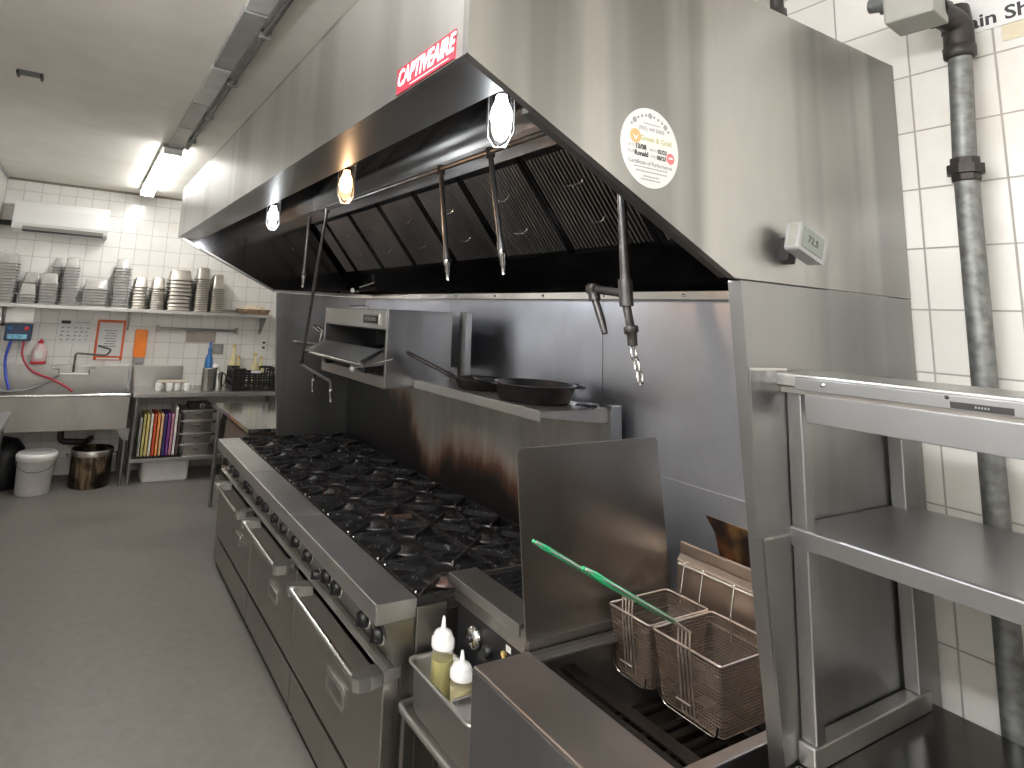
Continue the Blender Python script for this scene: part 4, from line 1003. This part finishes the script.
# faucet
fy = 6.655
t = thing('wall_faucet', 'chrome two-handle faucet with long bent spout on the sink riser', 'faucet', (-1.78, fy, 1.05))
MB().tube([(-1.92, fy-.05, 1.04), (-1.66, fy-.05, 1.04)], .017, 12).build('body', M['chrome'], t)
for xx in (-1.89, -1.69): MB().tube([(xx, fy, 1.04), (xx, fy-.05, 1.04)], .014, 10).build('inlet', M['chrome'], t)
for xx, d in ((-1.93, -.06), (-1.655, .06)):
    MB().tube([(xx, fy-.05, 1.04), (xx, fy-.05, 1.09), (xx+d, fy-.06, 1.095)], .010, 8).build('tap_handle', M['chrome'], t)
MB().tube(bend([(-1.80, fy-.05, 1.05), (-1.80, fy-.05, 1.25), (-1.51, fy-.12, 1.235), (-1.47, fy-.15, 1.30), (-1.60, fy-.26, 1.345)], .03), .010, 10).build('spout', M['galv'], t)
MB().tube(spline([(-1.93, fy-.06, 1.02), (-2.05, 6.5, .95), (-2.2, 6.42, .90), (-2.36, 6.4, .89), (-2.47, 6.4, .93)]), .012, 8).build('grey_hose', M['grey_hose'], t)
# chemical dispenser with hoses
t = thing('soap_dispenser_unit', 'dark blue chemical dispenser box with blue and red hoses above the sink', 'dispenser', (-2.35, 6.62, 1.37))
MB().box(-2.455, -2.225, 6.58, 6.715, 1.365, 1.535).build('casing', M['navy'], t, .008)
MB().box(-2.43, -2.26, 6.577, 6.58, 1.385, 1.43).build('label', M['cyan_label'], t)
for xx, mt in ((-2.415, M['blue']), (-2.27, M['red_plastic'])): MB().lathe([(.022, 0), (.022, -.006), (.01, -.008)], (xx, 6.58, 1.49), 14, 'y').build('button', mt, t)
MB().tube(spline([(-2.39, 6.6, 1.37), (-2.41, 6.56, 1.2), (-2.38, 6.5, 1.03), (-2.33, 6.45, .90)]), .014, 10).build('blue_hose', M['blue_hose'], t)
MB().tube(spline([(-2.28, 6.6, 1.37), (-2.27, 6.56, 1.22), (-2.17, 6.50, 1.08), (-1.98, 6.44, 1.0), (-1.84, 6.4, .93), (-1.78, 6.38, .88)]), .011, 10).build('red_hose', M['red_hose'], t)
MB().tube([(-2.66, 6.66, 1.52), (-2.45, 6.66, 1.52)], .008, 8).build('inlet_pipe', M['black'], t)
single(MB().box(-2.655, -2.232, 6.705, 6.7195, 1.545, 1.70), 'wall_plate', M['steel_x'], 'plain steel plate on the tiles above the blue dispenser', 'wall plate', (-2.4, 6.71, 1.545))
t = thing('soap_bottle', 'clear soap jug with red cap standing on the sink riser ledge', 'bottle', (-2.13, 6.68, 1.1255))
MB().lathe([(.055, 0), (.07, .012), (.072, .13), (.05, .19), (.022, .215)], (-2.13, 6.64, 1.1255), 20).build('body', plain('pinkish_clear', (.72,.55,.55), .3), t)
MB().lathe([(.056, .006), (.0725, .014), (.0735, .035), (.072, .036)], (-2.13, 6.64, 1.1255), 20).build('red_liquid', M['red_plastic'], t)
MB().lathe([(.026, .215), (.028, .24), (.01, .245), (.008, .262), (0, .262)], (-2.13, 6.64, 1.1255), 16).build('cap', M['red_plastic'], t)
MB().box(-2.165, -2.095, 6.565, 6.569, 1.19, 1.27).build('label', M['paper'], t)
# notices
t = thing('wall_notice', 'white instruction sheet with black drawings on the tiles above the faucet', 'notice', (-1.83, 6.716, 1.35))
MB().box(-1.985, -1.665, 6.717, 6.7195, 1.345, 1.60).build('sheet', M['paper'], t)
m = MB(); m.prism(rrect(-1.975, -1.885, 1.548, 1.582, .012), 'y', 6.7155, 6.717); m.build('header_mark', M['ink'], t)
m = MB()
for r_ in range(4):
    for k in range(5):
        xx = -1.97+k*.058+random.uniform(-.008, .008); z = 1.50-r_*.042
        m.prism([(xx, z), (xx+random.uniform(.018, .036), z+.004), (xx+.028, z+random.uniform(.012, .02)), (xx+.006, z+.014)], 'y', 6.7157, 6.717)
m.build('diagram_marks', M['grey_ink'], t)  # small marks standing for the sheet's drawings
text_mesh('WASH HANDS', .022, M['ink'], 'lettering', t, (-1.78, 6.7162, 1.565), (1,0,0), (0,0,1), 0, .0002)
t = thing('framed_notice', 'white notice in an orange-red frame above the sink', 'notice', (-1.49, 6.715, 1.17))
m = MB(); x0, x1, z0, z1 = -1.632, -1.348, 1.172, 1.605
m.box(x0, x1, 6.705, 6.7195, z1-.028, z1); m.box(x0, x1, 6.705, 6.7195, z0, z0+.045); m.box(x0, x0+.024, 6.705, 6.7195, z0+.045, z1-.028); m.box(x1-.024, x1, 6.705, 6.7195, z0+.045, z1-.028); m.build('frame', M['orange_frame'], t)
MB().box(x0+.024, x1-.024, 6.713, 6.7195, z0+.045, z1-.028).build('page', M['paper'], t)
m = MB()
for k in range(7): m.box(-1.555+.012*(k % 3), -1.425-.012*(k % 2), 6.712, 6.713, 1.315+k*.028, 1.327+k*.028)
m.build('print_lines', M['grey_ink'], t)
MB().box(x0+.03, x1-.03, 6.700, 6.705, z0+.008, z0+.026).build('foot_label', M['white'], t)
t = thing('orange_holder', 'bright orange plastic holder on the tiled wall above the table end', 'holder', (-1.18, 6.68, 1.2))
m = MB(); m.prism(rrect(-1.245, -1.118, 1.21, 1.515, .025), 'y', 6.655, 6.7195); m.build('casing', M['orange'], t, .005)
MB().box(-1.238, -1.125, 6.66, 6.7195, 1.15, 1.21).build('lower_bracket', M['grey_ink'], t, .004)
t = thing('tool_rail', 'thin steel tool rail on the tiled wall under the shelf', 'rail', (-.58, 6.66, 1.5))
MB().tube([(-1.03, 6.66, 1.535), (-.13, 6.66, 1.535)], .014, 12).build('bar', M['steel'], t)
for xx in (-1.02, -.14): MB().box(xx-.012, xx+.012, 6.645, 6.7195, 1.50, 1.57).build('end_mount', M['steel_dull'], t, .003)
single(MB().box(-.70, -.37, 6.706, 6.7195, 1.385, 1.515), 'grey_wall_plate', plain('taupe_plate', (.36,.31,.27), .5), 'taupe plate on the wall beneath the tool rail', 'wall plate', (-.5, 6.71, 1.385))
t = thing('wall_socket', 'small grey square socket on the wall beside the taupe plate', 'socket', (-.34, 6.71, 1.27))
MB().box(-.40, -.27, 6.703, 6.7195, 1.255, 1.375).build('plate', M['grey_box'], t, .004)
m = MB(); m.box(-.37, -.30, 6.701, 6.703, 1.29, 1.34); m.build('socket_face', M['grey_ink'], t)
t = thing('wall_switch', 'pair of small dark switches on the wall by the end panel', 'switch', (.21, 6.71, 1.3))
for z in (1.33, 1.39): MB().box(.195, .225, 6.70, 6.7195, z, z+.025).build('toggle', M['ink'], t, .003)
MB().box(.18, .24, 6.712, 6.7195, 1.31, 1.44).build('plate', M['white'], t, .002)

# ------------------------------------------------------------------ wall shelves and the stacks of pans on them
SZ = 1.742
def shelf(x0, x1, label, br):
    t = thing('wall_shelf', label, 'shelf', ((x0+x1)/2, 6.56, SZ-.05))
    MB().prism([(6.40, SZ-.035), (6.40, SZ), (6.715, SZ), (6.715, SZ+.04), (6.7195, SZ+.04), (6.7195, SZ-.008), (6.41, SZ-.008), (6.41, SZ-.035)], 'x', x0, x1).build('shelf_board', M['steel_x'], t, .002)
    for xx in br:
        MB().prism([(6.44, SZ-.0085), (6.7195, SZ-.0085), (6.7195, SZ-.24), (6.69, SZ-.24)], 'x', xx, xx+.02).build('bracket', M['steel_dull'], t)
shelf(-2.655, -1.306, 'steel wall shelf over the sink with stacks of clear pans', (-1.34, -2.5))
shelf(-1.300, .20, 'steel wall shelf over the far work table with stacks of steel pans', (.13,))
def insert_proto(w, d, h, mat, rimmat, rimh=.008):
    """an upturned food insert: rim below, body narrowing upward"""
    m = MB()
    def ring(i, z, r=.014): return [(p[0], p[1], z) for p in rrect(-w/2+i, w/2-i, -d/2+i, d/2-i, r, 3)]
    loft(m, [ring(.002, .0), ring(.0, .001), ring(.0, rimh), ring(.012, rimh+.001)], False)
    loft(m, [ring(.012, rimh+.001), ring(.024, h-.010), ring(.034, h)], True, False, True)
    return m
def stack(x, y, w, d, ztop, h, pitch, clear, label, group, rot=0):
    n = max(1, int(round((ztop-SZ-h)/pitch))+1)
    z = SZ+.0008
    b = insert_proto(w, d, h, None, None).build('insert_pan', M['clearish'] if clear else M['steel_pan'], None, 0, org=(0,0,0))
    m = MB(); m.tube([(p[0], p[1], .005) for p in rrect(-w/2-.001, w/2+.001, -d/2-.001, d/2+.001, .015, 3)], .0042, 5, closed=True)
    rm = m.build('rim', M['clear_rim'] if clear else M['steel_rim'], b, org=(0,0,0))
    for k in range(n):
        o = b if k == 0 else copy_tree(b)
        o.location = (x+random.uniform(-.003, .003), y+random.uniform(-.003, .003), z+k*pitch); o.rotation_euler.z = rot+random.uniform(-.02, .02)
        top = k == n-1
        tag(o, ('topmost ' if top else '')+label, 'food pan', group)
M['steel_pan'] = steel('pan_steel', (.62,.58,.52), .32, .44, 'x', .2); M['steel_rim'] = plain('pan_rim_steel', (.30,.28,.25), .3, .9)
cl = 'clear upturned insert, '
S = [(-2.52, 6.56, .215, .26, 2.25, 1, 'tall stack at the side wall over the sink'),
     (-2.29, 6.62, .17, .17, 2.05, 1, 'medium stack behind the lowest one'),
     (-2.30, 6.47, .165, .13, 1.945, 1, 'lowest front stack over the dispenser'),
     (-2.125, 6.50, .175, .18, 2.06, 1, 'medium stack before the narrow tall one'),
     (-2.08, 6.66, .10, .10, 2.255, 1, 'narrow tall stack behind the medium one'),
     (-1.945, 6.56, .15, .20, 2.245, 1, 'tall square stack beside the narrow one'),
     (-1.70, 6.56, .25, .24, 2.04, 1, 'wide low stack above the white instruction sheet'),
     (-1.46, 6.56, .17, .26, 2.26, 1, 'tall stack at the joint of the two shelves')]
for x, y, w, d, zt, c, l in S: stack(x, y, w, d, zt, .11, .030, True, cl+l, 'clear inserts, '+l)
st_ = 'steel upturned insert, '
S = [(-1.27, 6.56, .16, .26, 2.085, 'first steel stack above the orange holder', .11, .033),
     (-1.085, 6.56, .155, .26, 2.10, 'second steel stack above the tool rail end', .13, .025),
     (-.86, 6.56, .255, .26, 2.19, 'widest steel stack', .12, .042),
     (-.615, 6.56, .165, .24, 2.255, 'tallest steel stack, beyond the widest', .14, .026),
     (-.445, 6.56, .145, .22, 2.185, 'last steel stack before the single cup', .17, .022)]
for x, y, w, d, zt, l, h, p in S: stack(x, y, w, d, zt, h, p, False, st_+l, 'steel inserts, '+l)
single(insert_proto(.10, .10, .085, None, None), 'insert_pan', M['steel_pan'], 'single small steel cup between the last stack and the brown tray', 'food pan', (-.285, 6.50, SZ+.001)).location = (-.285, 6.50, SZ+.001)
bpy.data.objects[-1] if False else None
t = thing('food_tray', 'brown tray heaped with crumbly beige contents on the shelf end', 'tray', (0, 6.55, SZ+.001))
m = MB()
def rg(i, z): return [(p[0], p[1], z) for p in rrect(-.185+i, .185-i, 6.43+i, 6.68-i, .02)]
loft(m, [rg(.02, SZ+.001), rg(0, SZ+.055), rg(-.0, SZ+.06), rg(.008, SZ+.055), rg(.024, SZ+.01)], False, True, True); m.build('tray_body', M['brown_dish'], t)
m = MB(); N = 14; H = [[0]*N for _ in range(N)]
vs = []
for i in range(N):
    for j in range(N):
        u, v = i/(N-1), j/(N-1); e = min(u, 1-u, v, 1-v)
        vs.append((-.165+.33*u, 6.45+.21*v, SZ+.045+min(1, e*4)*(.045+random.uniform(-.012, .016))))
m.add(vs, [(i*N+j, (i+1)*N+j, (i+1)*N+j+1, i*N+j+1) for i in range(N-1) for j in range(N-1)]); m.build('crumbs', M['crumb'], t)

# air conditioner
t = thing('air_conditioner', 'white split air conditioner high on the tiled wall above the pan shelves', 'air conditioner', (-2.1, 6.6, 2.47))
MB().prism([(6.50, 2.50), (6.475, 2.56), (6.475, 2.72), (6.50, 2.79), (6.7195, 2.79), (6.7195, 2.475), (6.56, 2.475)], 'x', -2.53, -1.66).build('casing', M['ac'], t, .008)
MB().prism([(6.497, 2.497), (6.485, 2.53), (6.49, 2.532), (6.505, 2.50)], 'x', -2.44, -1.70).build('louvre', M['grey_box'], t)
MB().box(-2.44, -1.70, 6.50, 6.55, 2.478, 2.496).build('vent_slot', M['ink'], t)
MB().box(-2.535, -2.528, 6.478, 6.7195, 2.50, 2.77).build('end_cap', M['ac'], t, .003)
MB().tube([(-2.659, 6.66, 2.56), (-2.535, 6.66, 2.56)], .028, 12).build('pipe_wrap', M['black'], t)

# ------------------------------------------------------------------ floor items
bx, by = -2.0, 6.13
t = thing('white_bucket', 'white lidded plastic bucket on the floor under the sink', 'bucket', (bx, by, 0))
MB().lathe([(.135, 0), (.142, .006), (.155, .30), (.168, .305), (.168, .335), (.162, .34)], (bx, by, 0), 36).build('body', M['white_worn'], t)
MB().lathe([(.170, .325), (.173, .33), (.173, .352), (.160, .368), (.150, .368), (.145, .362), (0, .362)], (bx, by, 0), 36, caps=False).build('lid', M['white_worn'], t)
MB().tube([(bx+.17*math.cos(a), by+.17*math.sin(a)-.012*math.sin(PI*k/16), .31-.09*math.sin(PI*k/16)) for k in range(17) for a in [PI+PI*k/16]], .003, 6).build('wire_handle', M['galv'], t)
bx, by = -1.53, 6.25
t = thing('stock_pot', 'large stock pot with burnt brown stains under the sink', 'pot', (bx, by, 0))
MB().lathe([(.175, 0), (.185, .008), (.185, .345), (.192, .35), (.190, .354), (.180, .352), (.178, .02), (0, .012)], (bx, by, 0), 36).build('body', M['pot'], t)
MB().lathe([(.193, .30), (.194, .352), (.190, .356), (.187, .353)], (bx, by, 0), 36, caps=False).build('rim_band', M['steel_dull'], t)
for s_ in (-1, 1): MB().tube(bend([(bx+s_*.184, by-.05, .29), (bx+s_*.225, by-.05, .295), (bx+s_*.225, by+.05, .295), (bx+s_*.184, by+.05, .29)], .02), .007, 8).build('loop_handle', M['steel'], t)
t = thing('black_bin_bag', 'black sack slumped on the floor behind the white bucket', 'bag', (-2.25, 6.42, 0))
m = MB(); prof = [(.15, 0), (.17, .05), (.175, .2), (.16, .36), (.10, .44), (0, .47)]; m.lathe(prof, (-2.29, 6.40, 0), 18, caps=False)
m.v = [(x+(random.uniform(-.015, .015) if z > .01 else 0), y+(random.uniform(-.015, .015) if z > .01 else 0), z) for x, y, z in m.v]; m.build('sack', M['black'], t)
# side table by the left wall
t = thing('side_table', 'steel side table along the wall, only its corner showing by the sink', 'table', (-2.4, 4.5, 0))
MB().box(-2.655, -2.19, 3.2, 5.12, .865, .90).build('table_top', M['steel_y'], t, .003)
for xx, yy in ((-2.24, 5.05), (-2.62, 5.05), (-2.24, 3.3), (-2.62, 3.3)): MB().tube([(xx, yy, 0), (xx, yy, .865)], .018, 12).build('leg', M['steel'], t)
